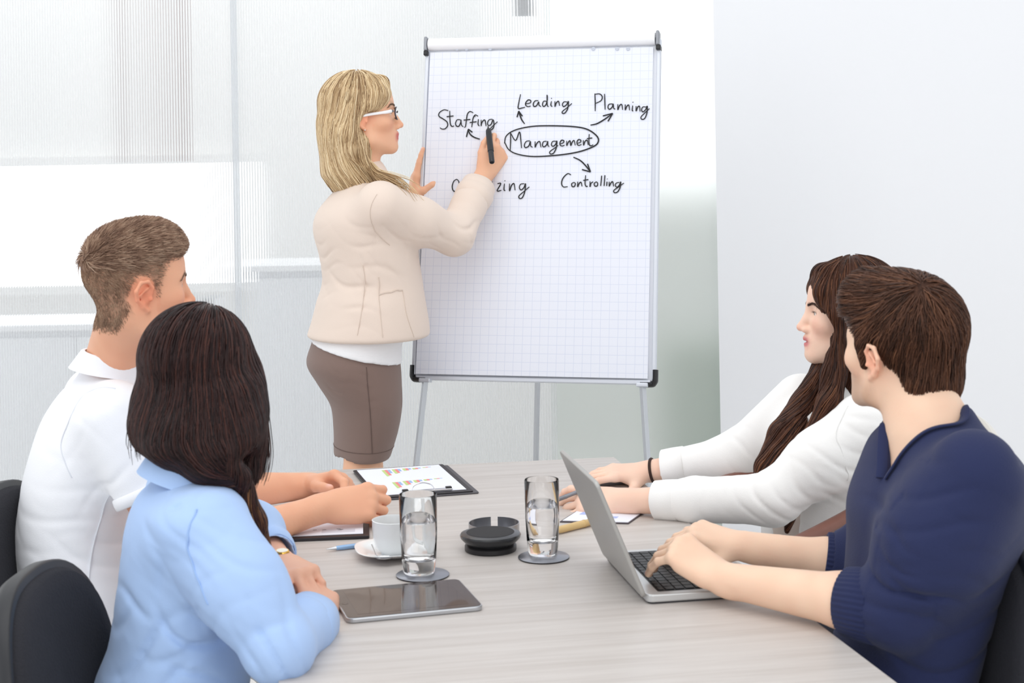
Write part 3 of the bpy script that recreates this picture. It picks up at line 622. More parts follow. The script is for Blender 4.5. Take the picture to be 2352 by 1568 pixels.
def loft(secs, F, R, U=None, p_=2.0, rnd=.02):
    """stack of elliptic sections (centre, half size along F, half size along R), smooth along U"""
    C = np.array([npv(s[0]) for s in secs]); U = unit(C[-1] - C[0]) if U is None else unit(U)
    F = unit(npv(F) - U * (npv(F) @ U)); R = unit(npv(R) - U * (npv(R) @ U) - F * (npv(R) @ F))
    dat = np.concatenate([C, np.array([[s[1], s[2]] for s in secs])], 1)
    u0 = (C - C[0]) @ U
    # Catmull-Rom resampling
    q = np.concatenate([[2 * dat[0] - dat[1]], dat, [2 * dat[-1] - dat[-2]]]); out = []
    for i in range(1, len(q) - 2):
        for t in np.linspace(0, 1, 12, endpoint=False):
            out.append(.5 * (2 * q[i] + (q[i + 1] - q[i - 1]) * t + (2 * q[i - 1] - 5 * q[i] + 4 * q[i + 1] - q[i + 2]) * t * t + (3 * q[i] - q[i - 1] - 3 * q[i + 1] + q[i + 2]) * t ** 3))
    out.append(dat[-1]); D = np.array(out); s_ = (D[:, :3] - C[0]) @ U; od = np.argsort(s_); s_ = s_[od]; D = D[od]
    cF, cR = (D[:, :3] - C[0]) @ F, (D[:, :3] - C[0]) @ R
    def fn(p):
        q = p - C[0]; s = q @ U; a = q @ F - np.interp(s, s_, cF); b = q @ R - np.interp(s, s_, cR)
        rf = np.maximum(np.interp(s, s_, D[:, 3]), .003); rr = np.maximum(np.interp(s, s_, D[:, 4]), .003)
        if p_ == 2.0:
            k0 = np.sqrt((a / rf) ** 2 + (b / rr) ** 2); k1 = np.sqrt((a / rf ** 2) ** 2 + (b / rr ** 2) ** 2) + 1e-9; d = k0 * (k0 - 1) / k1
            d = np.where(k0 < .05, -np.minimum(rf, rr), d)
        else:
            k0 = (np.abs(a / rf) ** p_ + np.abs(b / rr) ** p_) ** (1 / p_); d = (k0 - 1) * np.minimum(rf, rr)
        e = np.maximum(s - s_[-1], s_[0] - s)
        x = np.maximum(d + rnd, 0); y = np.maximum(e + rnd, 0)
        return np.minimum(np.maximum(d + rnd, e + rnd), 0) + np.sqrt(x * x + y * y) - rnd
    m = max(D[:, 3].max(), D[:, 4].max())
    return (fn, D[:, :3].min(0) - m, D[:, :3].max(0) + m)
def smin(a, b, k):
    if k <= 0: return np.minimum(a, b)
    h = np.maximum(k - np.abs(a - b), 0) / k; return np.minimum(a, b) - h * h * k * .25
class Field:
    def __init__(s): s.ops = []; s.disp = []
    def add(s, prim, k=.01):
        for p in (prim if isinstance(prim, list) else [prim]): s.ops.append(('+', p, k))
        return s
    def sub(s, prim, k=.004):
        for p in (prim if isinstance(prim, list) else [prim]): s.ops.append(('-', p, k))
        return s
    def fold(s, c, d, lam, amp, rad, sharp=1.0, ph=0.0):
        """soft creases round c, crossing direction d"""
        s.disp.append((npv(c), unit(d), lam, amp, rad, sharp, ph)); return s
    def __call__(s, p, prune=None):
        d = np.full(p.shape[:-1], BIG)
        for op, pr, k in s.ops:
            v = pr[0](p); d = smin(d, v, k) if op == '+' else -smin(-d, v, k)
        return s.displace(p, d)
    def displace(s, p, d):
        for c, ax, lam, amp, rad, sh, ph in s.disp:
            q = p - c; w_ = np.exp(-(q * q).sum(-1) / (rad * rad)); t = q @ ax
            o = np.array([ax[1], ax[2], ax[0]]); o2 = np.cross(ax, o)
            a1, a2 = q @ o, q @ o2
            f = np.sin(np.pi * t / lam + ph + .9 * np.sin(a1 * 2 * np.pi / (lam * 4.1) + ph * 2) + .8 * np.sin(a2 * 2 * np.pi / (lam * 3.3) + ph))
            cr_ = np.exp(-(f / .40) ** 2); mo = .45 + .55 * np.sin(a2 * 2 * np.pi / (lam * 4.7) + 3 * ph + 1.5 * np.sin(t * 2 * np.pi / (lam * 2.9)))
            d = d + amp * w_ * (cr_ * 1.15 - .28) * mo
        return d
    def bounds(s):
        a = [p for o, p, k in s.ops if o == '+']; lo = np.min([p[1] for p in a], 0); hi = np.max([p[2] for p in a], 0); return lo - .03, hi + .03
    def mesh(s, res, adapt=0):
        lo, hi = s.bounds(); nb = np.ceil((hi - lo) / (res * 8)).astype(int); bs = res * 8
        gi = np.stack(np.meshgrid(*[np.arange(n) for n in nb], indexing='ij'), -1).reshape(-1, 3)
        cen = lo + (gi + .5) * bs - res * .5; pd = []; d = np.full(len(cen), BIG)
        for op, pr, k in s.ops:
            v = pr[0](cen); pd.append(v); d = smin(d, v, k) if op == '+' else -smin(-d, v, k)
        hd = math.sqrt(3) * bs / 2
        act = np.abs(d) < hd * 1.5 + .018; ia = np.nonzero(act)[0]
        off = (np.stack(np.meshgrid(*[np.arange(8)] * 3, indexing='ij'), -1).reshape(-1, 3) - 3.5) * res
        D = np.full((len(ia), 512), BIG); cc = cen[ia] 
        for (op, pr, k), v in zip(s.ops, pd):
            m = np.nonzero(v[ia] < hd * 1.7 + k * 1.3 + .02)[0]
            if not len(m): continue
            pv = pr[0](cc[m][:, None, :] + off[None])
            D[m] = smin(D[m], pv, k) if op == '+' else -smin(-D[m], pv, k)
        if s.disp: D = s.displace(cc[:, None, :] + off[None], D)
        full = np.repeat(np.repeat(np.repeat(np.sign(d).reshape(nb).astype(np.float32) * .05, 8, 0), 8, 1), 8, 2)
        fb = full.reshape(nb[0], 8, nb[1], 8, nb[2], 8)
        g = gi[ia]; fb[g[:, 0], :, g[:, 1], :, g[:, 2], :] = np.clip(D, -.05, .05).reshape(-1, 8, 8, 8).astype(np.float32)
        grid = openvdb.FloatGrid(.05); grid.copyFromArray(full); 
        if adapt:
            pts, tris, quads = grid.convertToPolygons(isovalue=0.0, adaptivity=adapt)
            return lo + np.asarray(pts, float) * res, np.asarray(quads), np.asarray(tris)
        pts, quads = grid.convertToQuads(isovalue=0.0)
        return lo + np.asarray(pts, float) * res, np.asarray(quads), np.zeros((0, 3), int)
def to_object(name, field, res, m, parent=None, color=None, origin=(0, 0, 0), smooth_it=1, adapt=0):
    pts, quads, tris = field.mesh(res, adapt)
    if smooth_it:                                              # a little relaxation
        e = np.concatenate([quads[:, [0, 1]], quads[:, [1, 2]], quads[:, [2, 3]], quads[:, [3, 0]], tris[:, [0, 1]], tris[:, [1, 2]], tris[:, [2, 0]]])
        for _ in range(smooth_it):
            acc = np.zeros_like(pts); cnt = np.zeros(len(pts))
            for a, b in ((0, 1), (1, 0)):
                for ax in range(3): acc[:, ax] += np.bincount(e[:, a], pts[e[:, b], ax], len(pts))
                cnt += np.bincount(e[:, a], minlength=len(pts))
            pts = pts * .5 + .5 * acc / np.maximum(cnt, 1)[:, None]
    a, b, c = pts[quads[:, 0]], pts[quads[:, 1]], pts[quads[:, 2]]
    if (np.cross(b - a, c - a) * (a + c - 2 * pts.mean(0))).sum() < 0: quads, tris = quads[:, ::-1], tris[:, ::-1]
    me = bpy.data.meshes.new(name); P0 = npv(origin); lp = (pts - P0)
    me.vertices.add(len(pts)); me.vertices.foreach_set('co', lp.astype(np.float32).ravel())
    me.loops.add(quads.size + tris.size); me.loops.foreach_set('vertex_index', np.concatenate([quads.ravel(), tris.ravel()]).astype(np.int32))
    me.polygons.add(len(quads) + len(tris)); me.polygons.foreach_set('loop_start', np.concatenate([np.arange(0, quads.size, 4), quads.size + np.arange(0, tris.size, 3)]).astype(np.int32))
    me.polygons.foreach_set('use_smooth', np.ones(len(quads) + len(tris), bool)); me.update(calc_edges=True); me.validate()
    if color is not None:
        cl = np.clip(color(pts), 0, 255) / 255; cl = np.where(cl <= .04045, cl / 12.92, ((cl + .055) / 1.055) ** 2.4)
        at = me.color_attributes.new('tint', 'FLOAT_COLOR', 'POINT'); at.data.foreach_set('color', np.concatenate([cl, np.ones((len(cl), 1))], 1).astype(np.float32).ravel())
    o = link(name, me, m, parent); return o

# ---- body pieces
def frame(fwd, up):
    """columns: right, forward, up"""
    f = unit(fwd); u = npv(up); u = unit(u - f * (u @ f)); return np.stack([np.cross(f, u), f, u], 1)
def rot(v, ax, deg):
    ax = unit(ax); a = math.radians(deg); v = npv(v); return v * math.cos(a) + np.cross(ax, v) * math.sin(a) + ax * (ax @ v) * (1 - math.cos(a))
def head_frame(o, yaw, pitch, roll, s):
    """yaw: degrees from +X towards +Y"""
    f = V3(math.cos(math.radians(yaw)), math.sin(math.radians(yaw)), 0); r = np.cross(f, V3(0, 0, 1))
    u = V3(0, 0, 1); f2 = rot(f, r, pitch); u2 = rot(u, r, pitch); u2 = rot(u2, f2, roll)
    H = frame(f2, u2); o = npv(o)
    class HF: pass
    h = HF(); h.o, h.R, h.s = o, H, s
    h.p = lambda x, y, z: o + H @ V3(x, y, z) * s
    h.v = lambda x, y, z: H @ V3(x, y, z)
    h.loc = lambda p: (p - o) @ H / s
    return h
def head_ops(f, h, male=False, jaw=1.0, open_=0, ears=(1, -1)):
    s = h.s; E = lambda c, r, **k: ell(h.p(*c), np.array(r) * s, h.R); Cn = lambda a, b, ra, rb=None: cone(h.p(*a), h.p(*b), ra * s, (ra if rb is None else rb) * s)
    f.add(E((0, -.014, .030), (.0745, .096, .083)), .0)
    f.add(E((0, .030, .030), (.064, .056, .066)), .03)                       # forehead
    f.add(E((0, .028, -.030), (.062, .056, .066)), .03)                      # mid face
    j = .056 * jaw
    for x in (1, -1):
        f.add(Cn((x * j, -.002, -.050), (x * j * .93, .012, -.078), .014, .013), .03)
        f.add(Cn((x * j * .93, .012, -.078), (x * .016, .070, -.103), .013, .014), .025)   # jaw line
        f.add(E((x * .043, .052, -.028), (.022, .024, .020)), .025)          # cheek bones
        f.add(Cn((x * .010, .079, .012), (x * .046, .062, .012), .0085, .009), .014)   # brow
    f.add(E((0, .036, -.080), (.044, .046, .028)), .03)
    f.add(E((0, .0735, -.1005), (.017, .0165, .0145)), .018)                 # chin
    f.add(E((0, .058, -.066), (.030, .030, .026)), .02)                      # muzzle
    for x in (1, -1):
        f.sub(E((x * .033, .090, -.004), (.0165, .0135, .0105)), .014)       # eye hollows
        f.add(E((x * .0315, .0665, -.004), (.0135, .0135, .0125)), .006)     # lids
        f.sub(E((x * .0315, .0815, -.0055), (.0115, .008, .0036)), .002)     # slit
    f.add(Cn((0, .081, .006), (0, .092, -.020), .0075, .0085), .014)         # nose
    f.add(Cn((0, .092, -.020), (0, .1045, -.039), .0085, .0098), .008)
    for x in (1, -1):
        f.add(E((x * .0115, .093, -.0445), (.0075, .0105, .0075)), .008)
        f.sub(E((x * .0065, .0985, -.0530), (.0032, .0055, .004)), .003)
    f.add(Cn((-.017, .0825, -.0655), (0, .0895, -.0640), .0056, .0070), .008); f.add(Cn((17e-3, .0825, -.0655), (0, .0895, -.0640), .0056, .0070), .008)
    f.add(Cn((-.014, .081, -.0775 - open_), (0, .0878, -.0770 - open_), .0056, .0072), .005); f.add(Cn((.014, .081, -.0775 - open_), (0, .0878, -.0770 - open_), .0056, .0072), .005)
    if open_: f.sub(E((0, .0935, -.0708 - open_ / 2), (.0215, .0065, .0010 + open_ * .45)), .003)
    for x in ears:
        e = lambda y, z, w: h.p(x * (.0735 + w), y, z)
        hx = [e(.004, -.020, .002), e(.008, .000, .005), e(-.002, .013, .010), e(-.017, .012, .015), e(-.027, -.004, .017), e(-.024, -.022, .013), e(-.012, -.036, .008), e(-.002, -.044, .004)]
        f.add(E((x * .074, -.008, -.014), (.009, .014, .024)), .006)
        for a_, b_, ra, rb in zip(hx[:-1], hx[1:], (3.6, 3.4, 3.6, 3.8, 3.8, 3.8, 4.6), (3.4, 3.6, 3.8, 3.8, 3.8, 4.6, 5.6)): f.add(cone(a_, b_, ra * 1e-3 * s, rb * 1e-3 * s), .0035)
        f.add(cone(e(-.003, .000, .009), e(-.017, -.012, .0125), .0030 * s), .003); f.add(cone(e(-.017, -.012, .0125), e(-.010, -.030, .009), .003 * s), .003)
        f.add(ell(e(.004, -.022, .006), .0042 * s), .003)
        f.sub(ell(e(-.006, -.017, .012), np.array([.005, .0085, .010]) * s, h.R), .003)
def head_tint(h, skin, lips, brow, stub=0, browz=.013, flush=1.0):
    def fn(p, c):
        q = h.loc(p); x, y, z = np.abs(q[:, 0]), q[:, 1], q[:, 2]
        def mix(m, col):
            m = np.clip(m, 0, 1)[:, None]; return c * (1 - m) + np.array(col) * m
        sk = np.array(skin, float)
        c = mix(.30 * flush * np.exp(-((x - .046) / .022) ** 2 - ((z + .036) / .022) ** 2) * (y > .02), sk * (1.0, .80, .76))
        c = mix(.42 * flush * np.exp(-((x - .083) / .014) ** 2 - ((z + .016) / .030) ** 2) * (np.abs(y + .01) < .035), sk * (1.02, .74, .68))
        c = mix(.35 * flush * np.exp(-(x / .014) ** 2 - ((y - .108) / .012) ** 2 - ((z + .042) / .012) ** 2), sk * (1, .80, .76))
        if stub: c = mix(stub * ((z < -.048) & (z > -.125) & (y > -.012)) * np.clip((-.045 - z) / .02, 0, 1) * np.clip((y + .012) / .02, 0, 1), np.array(brow) * .5 + sk * .5)
        m = np.exp(-((x / .020) ** 4) - (((z + .0715) / .0105) ** 4)) * (y > .078); c = mix(m * 1.4, lips)
        zz = browz + .006 * np.clip((x - .012) / .022, 0, 1) - .010 * np.clip((x - .036) / .016, 0, 1) ** 1.5
        m = np.exp(-((z - zz) / .0034) ** 4) * (x > .010) * (x < .052) * (y > .045); c = mix(m * .85, brow)
        m = np.exp(-(((z + .0025) / .0022) ** 4)) * np.exp(-((x - .0325) / .0135) ** 6) * (y > .06); c = mix(m * .9, (46, 32, 28))
        return c
    return fn
def eyes(h, parent, iris=(90, 110, 120)):
    for x in (1, -1):
        bm = B(); bmesh.ops.create_uvsphere(bm, u_segments=20, v_segments=14, radius=.0121 * h.s)
        bm.transform(Matrix.Rotation(math.pi / 2, 4, 'X'))
        M4 = Matrix([list(h.R[i]) + [0] for i in range(3)] + [[0, 0, 0, 1]]); M4.translation = Vector(h.p(x * .0315, .0672, -.0045))
        for fce in bm.faces:
            r = math.hypot(fce.calc_center_median().x, fce.calc_center_median().z) / h.s; y_ = abs(fce.calc_center_median().y)
            fce.material_index = 0 if r > .0058 else (1 if r > .0026 else 2)
        bm.transform(M4)
        obj('eyeball', bm, [mat('eye_white', (232, 228, 224), .15), mat('iris_%d' % iris[0], iris, .15), mat('pupil', (10, 10, 10), .1)], parent, smooth=180)
FL = {'i': (.043, .025, .020), 'm': (.047, .029, .021), 'r': (.043, .027, .021), 'p': (.033, .020, .018)}
MC = {'i': (.088, .0265), 'm': (.092, .0065), 'r': (.087, -.0135), 'p': (.078, -.0315)}
FR = {'i': (.0094, .0086, .0078, .0066), 'm': (.0096, .0088, .0079, .0067), 'r': (.0091, .0083, .0075, .0064), 'p': (.0080, .0072, .0066, .0057)}
def hand(f, wrist, fwd, dors, right=True, s=1.0, curl=None, splay=None, thumb=None, nails=None, fat=1.0, tclose=1.0):
    """five-fingered hand; curl[f] = three bend angles, splay[f] degrees to the thumb side, thumb = 3 local directions (fwd, thumbside, dorsal)"""
    W = npv(wrist); F = unit(fwd); N = npv(dors); N = unit(N - F * (N @ F)); Tt = np.cross(N, F) if right else -np.cross(N, F)
    L = lambda a, b, c=0: W + (F * a + Tt * b + N * c) * s
    curl = curl or {}; splay = splay or {}; tips = {}
    dsp = {'i': 5, 'm': 1, 'r': -3, 'p': -8}
    f.add(cone(L(-.02, 0), L(.012, 0), .0225 * s * fat, .0235 * s * fat, (N, .74)), .02)
    for k, b in MC.items():
        f.add(cone(L(.012, b[1] * .55, 0), L(b[0], b[1], -.001), .0135 * s * fat, .0108 * s * fat, (N, .86)), .014)
    f.add(ell(L(.055, 0, -.004), np.array([.036, .030, .0115]) * s * fat, np.stack([F, Tt, N], 1)), .015)
    f.add(cone(L(.018, -.022, -.008), L(.062, -.031, -.008), .0125 * s * fat, .0105 * s * fat), .014)
    for k in 'imrp':
        a = curl.get(k, (18, 22, 14)); d = rot(F, N, (splay.get(k, dsp[k])) * (1 if right else -1) * 1.0); ax = np.cross(d, N); ax = unit(ax)   # rotate d towards -N about this axis
        p = L(MC[k][0], MC[k][1], -.001); r = [q * s * fat for q in FR[k]]; kk = .0065
        f.add(ell(p + N * .001 * s, r[0] * 1.06), .010)
        dd = d; 
        for n_, (ln, an) in enumerate(zip(FL[k], a)):
            dd = rot(dd, ax, -an); q = p + dd * ln * s
            f.add(cone(p, q, r[n_], r[n_ + 1]), kk); kk = .002
            if n_ < 2: f.add(ell(q, r[n_ + 1] * 1.05), .002)
            p0, p = p, q
        nd = unit(np.cross(ax, dd)); nd = nd if nd @ rot(N, ax, -sum(a)) > 0 else -nd
        if nails is not None: nails.append((p - dd * .001 * s + nd * r[3] * .9, r[3] * 1.05))
        tips[k] = p
    th = thumb or [(.62, .66, -.36), (.86, .42, -.28), (.93, .22, -.28)]
    p = L(.020, .018, -.007); 
    tr = [.0135, .0118, .0102, .0078]
    f.add(ell(L(.036, .022, -.011), np.array([.026, .014, .014]) * s * fat, np.stack([F, Tt, N], 1)), .014)
    for n_, (ln, dv_) in enumerate(zip((.040, .032, .025), th)):
        dd = unit(F * dv_[0] + Tt * dv_[1] + N * dv_[2]); q = p + dd * ln * s
        f.add(cone(p, q, tr[n_] * s * fat, tr[n_ + 1] * s * fat), .014 if n_ == 0 else .004); p = q
    if nails is not None:
        nd = unit(Tt * .5 + N * .85); nd = unit(nd - dd * (nd @ dd)); nails.append((p + nd * tr[3] * s * .9, tr[3] * s * 1.05))
    tips['t'] = p
    return tips
def skin_color(skin, heads=(), nails=(), pink=()):
    def fn(p):
        n = np.sin(p[:, 0] * 61 + 2 * np.sin(p[:, 1] * 43)) * np.sin(p[:, 2] * 57 + 1.7 * np.sin(p[:, 0] * 37)) 
        c = np.array(skin, float)[None] * (1 + .018 * n[:, None] * np.array([.4, 1, 1.1]))
        for q, r in nails:
            m = np.clip(1.4 - np.sqrt(((p - q) ** 2).sum(1)) / r, 0, 1)[:, None] * .75; c = c * (1 - m) + np.array([240, 190, 182]) * m
        for q, r, a in pink:
            m = (a * np.exp(-((p - npv(q)) ** 2).sum(1) / r ** 2))[:, None]; c = c * (1 - m) + np.array(skin) * np.array([1.0, .76, .70]) * m
        for h in heads: c = h(p, c)
        return c
    return fn
M_SKIN = mat('skin', (225, 175, 150), .48, vc='tint', spec=.35, bump=(180, .10), sss=.12)

# ---- hair
def hair_mat(name, stops, rough=.38):
    if name in MATS: return MATS[name]
    m = bpy.data.materials.new(name); m.use_nodes = True; n = m.node_tree.nodes; L = m.node_tree.links; b = n['Principled BSDF']
    hi = n.new('ShaderNodeAttribute'); hi.attribute_name = 'shade'; r = n.new('ShaderNodeValToRGB'); e = r.color_ramp.elements
    e[0].position = 0; e[0].color = lin(stops[0]); e[1].position = 1; e[1].color = lin(stops[-1])
    for k, s in enumerate(stops[1:-1]): x = e.new((k + 1) / (len(stops) - 1)); x.color = lin(s)
    L.new(hi.outputs['Fac'], r.inputs['Fac']); L.new(r.outputs['Color'], b.inputs['Base Color'])
    b.inputs['Roughness'].default_value = rough + .06; b.inputs['Specular IOR Level'].default_value = .22
    MATS[name] = m; return m
def hair_base_mat(name, stops, stretch=(60, 60, 6)):
    if name in MATS: return MATS[name]
    m = mat(name, stops[0], .55, bump=(3, .5, stretch), spec=.15); n = m.node_tree.nodes; L = m.node_tree.links; b = n['Principled BSDF']
    tc = n.new('ShaderNodeTexCoord'); mp = n.new('ShaderNodeMapping'); mp.inputs['Scale'].default_value = stretch; t = n.new('ShaderNodeTexNoise'); t.inputs['Scale'].default_value = 3
    r = n.new('ShaderNodeValToRGB'); e = r.color_ramp.elements; e[0].color = lin(stops[0]); e[0].position = .3; e[1].color = lin(stops[-1]); e[1].position = .75
    L.new(tc.outputs['Object'], mp.inputs[0]); L.new(mp.outputs[0], t.inputs['Vector']); L.new(t.outputs['Fac'], r.inputs['Fac']); L.new(r.outputs['Color'], b.inputs['Base Color']); return m
def strands(name, paths, m, parent, rad=.0009, taper=.35):
    """paths: array (count, points, 3)"""
    n, k, _ = paths.shape; hc = bpy.data.hair_curves.new(name); hc.add_curves([k] * n)
    hc.attributes['position'].data.foreach_set('vector', paths.astype(np.float32).ravel())
    at = hc.attributes.get('radius') or hc.attributes.new('radius', 'FLOAT', 'POINT')
    t = np.linspace(0, 1, k); r = rad * (1 - (1 - taper) * t ** 2); at.data.foreach_set('value', np.tile(r, n).astype(np.float32))
    q = paths[:, min(2, k - 1)]; sh = .5 + .30 * np.sin(q[:, 0] * 150 + 2 * np.sin(q[:, 2] * 60)) * np.sin(q[:, 1] * 140 + 2 * np.sin(q[:, 0] * 70)) + RNG.normal(0, .20, n)
    ca = hc.attributes.new('shade', 'FLOAT', 'CURVE'); ca.data.foreach_set('value', np.clip(sh, 0, 1).astype(np.float32))
    hc.materials.append(m); o = bpy.data.objects.new(name, hc); COL.objects.link(o)
    if parent is not None: o.parent = parent
    o['kind'] = 'stuff'; return o
def grad(F, p, e=.003):
    g = np.stack([F(p + V3(e, 0, 0)) - F(p - V3(e, 0, 0)), F(p + V3(0, e, 0)) - F(p - V3(0, e, 0)), F(p + V3(0, 0, e)) - F(p - V3(0, 0, e))], -1); return g / (np.linalg.norm(g, axis=-1, keepdims=True) + 1e-9)
def surf_paths(F, seeds, flow, steps, step, off=.001, lift=None, jit=.25, rng=RNG, wave=0.0, free=None, stop=None):
    """strands that run over the surface of F following flow(p) -> direction"""
    p = seeds.copy(); n0 = len(p); out = []; o_ = rng.uniform(-.002, off, n0); jd = rng.normal(0, jit, (n0, 3)); ph = rng.uniform(0, 6.28, n0)
    st = step * rng.uniform(.75, 1.15, n0)
    for i in range(steps):
        n = grad(F, p); d = F(p); tgt = o_ + (lift(i / (steps - 1)) if lift is not None else 0)
        k_ = (d - tgt)
        if free is not None: k_ = np.where(free(p), np.minimum(k_, 0), k_)
        p = p - n * k_[:, None]; out.append(p.copy())
        v = flow(p) + jd
        if wave: v = v + np.cross(n, v) * (wave * np.sin(ph * .35 + i * 1.1))[:, None]
        nn = n if free is None else n * (~free(p))[:, None]
        v = v - nn * (v * nn).sum(-1, keepdims=True); v /= np.linalg.norm(v, axis=-1, keepdims=True) + 1e-9
        p = p + v * (st if stop is None else st * np.clip((p[:, 2] - stop[0]) / .02 + stop[1] * ph, .02, 1))[:, None]
    return np.stack(out, 1)
def seeds_on(pts, test, n, rng=RNG):
    q = pts[test(pts)]; return q[rng.integers(0, len(q), n)] + rng.normal(0, .0015, (n, 3))
def person(name, loc, label):
    e = empty('person', (0, 0, 0), 0, label, 'person'); e.location = (0, 0, 0); return e
def eyebrows(h, fld, m, parent, z0=.013, n=260):
    fld = Field(); head_ops(fld, h)
    t = RNG.uniform(0, 1, n); sgn = np.where(RNG.random(n) < .5, 1, -1); x = .011 + .040 * t; z = z0 + .006 * np.clip(t * 2, 0, 1) - .010 * np.clip((t - .62) / .38, 0, 1) ** 1.5 + RNG.normal(0, .0014, n) * (1 - .5 * t); y = .088 - 9 * x * x
    q = h.o + np.stack([x * sgn, y, z], 1) @ h.R.T * h.s; out = []
    for k in range(4):
        for _ in range(3): q = q - grad(fld, q) * (fld(q) - .0006 - .0002 * k)[:, None]
        out.append(q.copy()); q = q + (np.stack([sgn, -.3 + 0 * t, .45 - .9 * t], 1) @ h.R.T) * .0022
    return strands('eyebrow', np.stack(out, 1), m, parent, .00042, .3)
# ------------------------------------------------------------------ helpers shared by the seated people
def band(name, a, b, r0, r1, th, m, parent, n=40, sq=1.0, ref=(0, 0, 1), wob=0.0):
    """an open cuff of cloth of real thickness round an arm from a to b"""
    a, b = npv(a), npv(b); d = b - a; L = np.linalg.norm(d)
    pf = [(r0 - th, .004), (r1 - th, L - .001), (r1 - th * .5, L), (r1, L - .002), ((r0 + r1) / 2 * 1.015, L * .5), (r0, .002), (r0 - th * .5, 0), (r0 - th, .004)]
    bm = lathe(pf, n)
    if wob:
        for v in bm.verts:
            t = math.atan2(v.co.y, v.co.x); k = 1 + wob * math.sin(2 * t + 1) + wob * .6 * math.sin(5 * t + 20 * v.co.z); v.co.x *= k; v.co.y *= k
    bm.transform(Matrix.Translation(Vector(a)) @ Vector(d).to_track_quat('Z', 'Y').to_matrix().to_4x4())
    return obj(name, bm, m, parent, smooth=70)
def on_surface(fld, pts, off=.0006, n=8, it=8):
    q = np.array([npv(v) for v in spline(pts, n)])
    for _ in range(it): q = q - .8 * grad(fld, q, .006) * (fld(q) - off)[:, None]
    for _ in range(3): q[1:-1] = (q[:-2] + 2 * q[1:-1] + q[2:]) / 4
    return [Vector(v) for v in q]
def seamline(fld, pts, m, parent, r=.0014, name='seam', off=.0004, n=8): return obj(name, tube(on_surface(fld, pts, off, n), r, 6), m, parent, smooth=True)
def collar(name, c, F, R, U, rf, rr, back, front, drop, gap, m, parent, flare=.014, th=.0022, tip=.02, shift=0.0):
    """turned-down collar: stands round the neck and folds outwards; gap = half opening in degrees at the throat"""
    bm = B(); rows = []
    n = 48
    for i in range(n + 1):
        a = math.radians(gap + (360 - 2 * gap) * i / n); bk = (1 - math.cos(a)) / 2; h_ = front + (back - front) * bk; e = abs(i / n - .5) * 2
        dp = drop + tip * max(0, e - .75) / .25
        rad = lambda k: npv(F) * (math.cos(a) * (rf + k) + shift * (1 - bk)) + npv(R) * math.sin(a) * (rr + k)
        base = npv(c) + rad(0)
        rows.append([bm.verts.new(base + npv(U) * (h_ - dp * .9)), bm.verts.new(base + npv(U) * (h_ - th)), bm.verts.new(npv(c) + rad(.004) + npv(U) * h_), bm.verts.new(npv(c) + rad(.008) + npv(U) * (h_ - th)), bm.verts.new(npv(c) + rad(flare) + npv(U) * (h_ - dp)), bm.verts.new(npv(c) + rad(flare - th) + npv(U) * (h_ - dp)), bm.verts.new(npv(c) + rad(.006) + npv(U) * (h_ - th * 2.5)), ])
    for p_, q_ in zip(rows, rows[1:]):
        for k in range(7): bm.faces.new((p_[k], q_[k], q_[(k + 1) % 7], p_[(k + 1) % 7]))
    bm.faces.new(rows[0]); bm.faces.new(rows[-1][::-1]); bmesh.ops.recalc_face_normals(bm, faces=bm.faces)
    return obj(name, bm, m, parent, smooth=50)
def seated_legs(pr, hip, F, R, seat_z, m, shoe_m, fld_res=.007, spread=.10, waist=None, thigh=.40):
    t = Field(); hip = npv(hip)
    if waist is not None: t.add(waist, .0)
    Z = V3(0, 0, 1)
    for s in (1, -1):
        a = hip + R * s * .085; k = a + F * thigh + R * s * (spread - .085); k[2] = seat_z + .07; an = k + F * .02 + V3(0, 0, -(k[2] - .11))
        t.add(chain([a, k, an], [.085, .066, .045]), .05)
        sh = Field(); sh.add(cone(an + F * -.02 + V3(0, 0, -.06), an + F * .15 + V3(0, 0, -.085), .040, .028, (Z, .8)), .01); sh.add(cone(an + V3(0, 0, .0), an + V3(0, 0, -.06), .036, .038), .02); sh.sub(half(an + V3(0, 0, -.108), (0, 0, -1)), .002)
        to_object('shoe', sh, .005, shoe_m, pr)
    return to_object('trousers', t, fld_res, m, pr)
M_DARK_SHOE = mat('black_leather', (34, 32, 32), .35)
BR_, AD = .0023, .035          # voxel size of the skin and how far flat areas are simplified
DIRV = lambda deg: (V3(math.cos(math.radians(deg)), math.sin(math.radians(deg)), 0), V3(math.sin(math.radians(deg)), -math.cos(math.radians(deg)), 0))

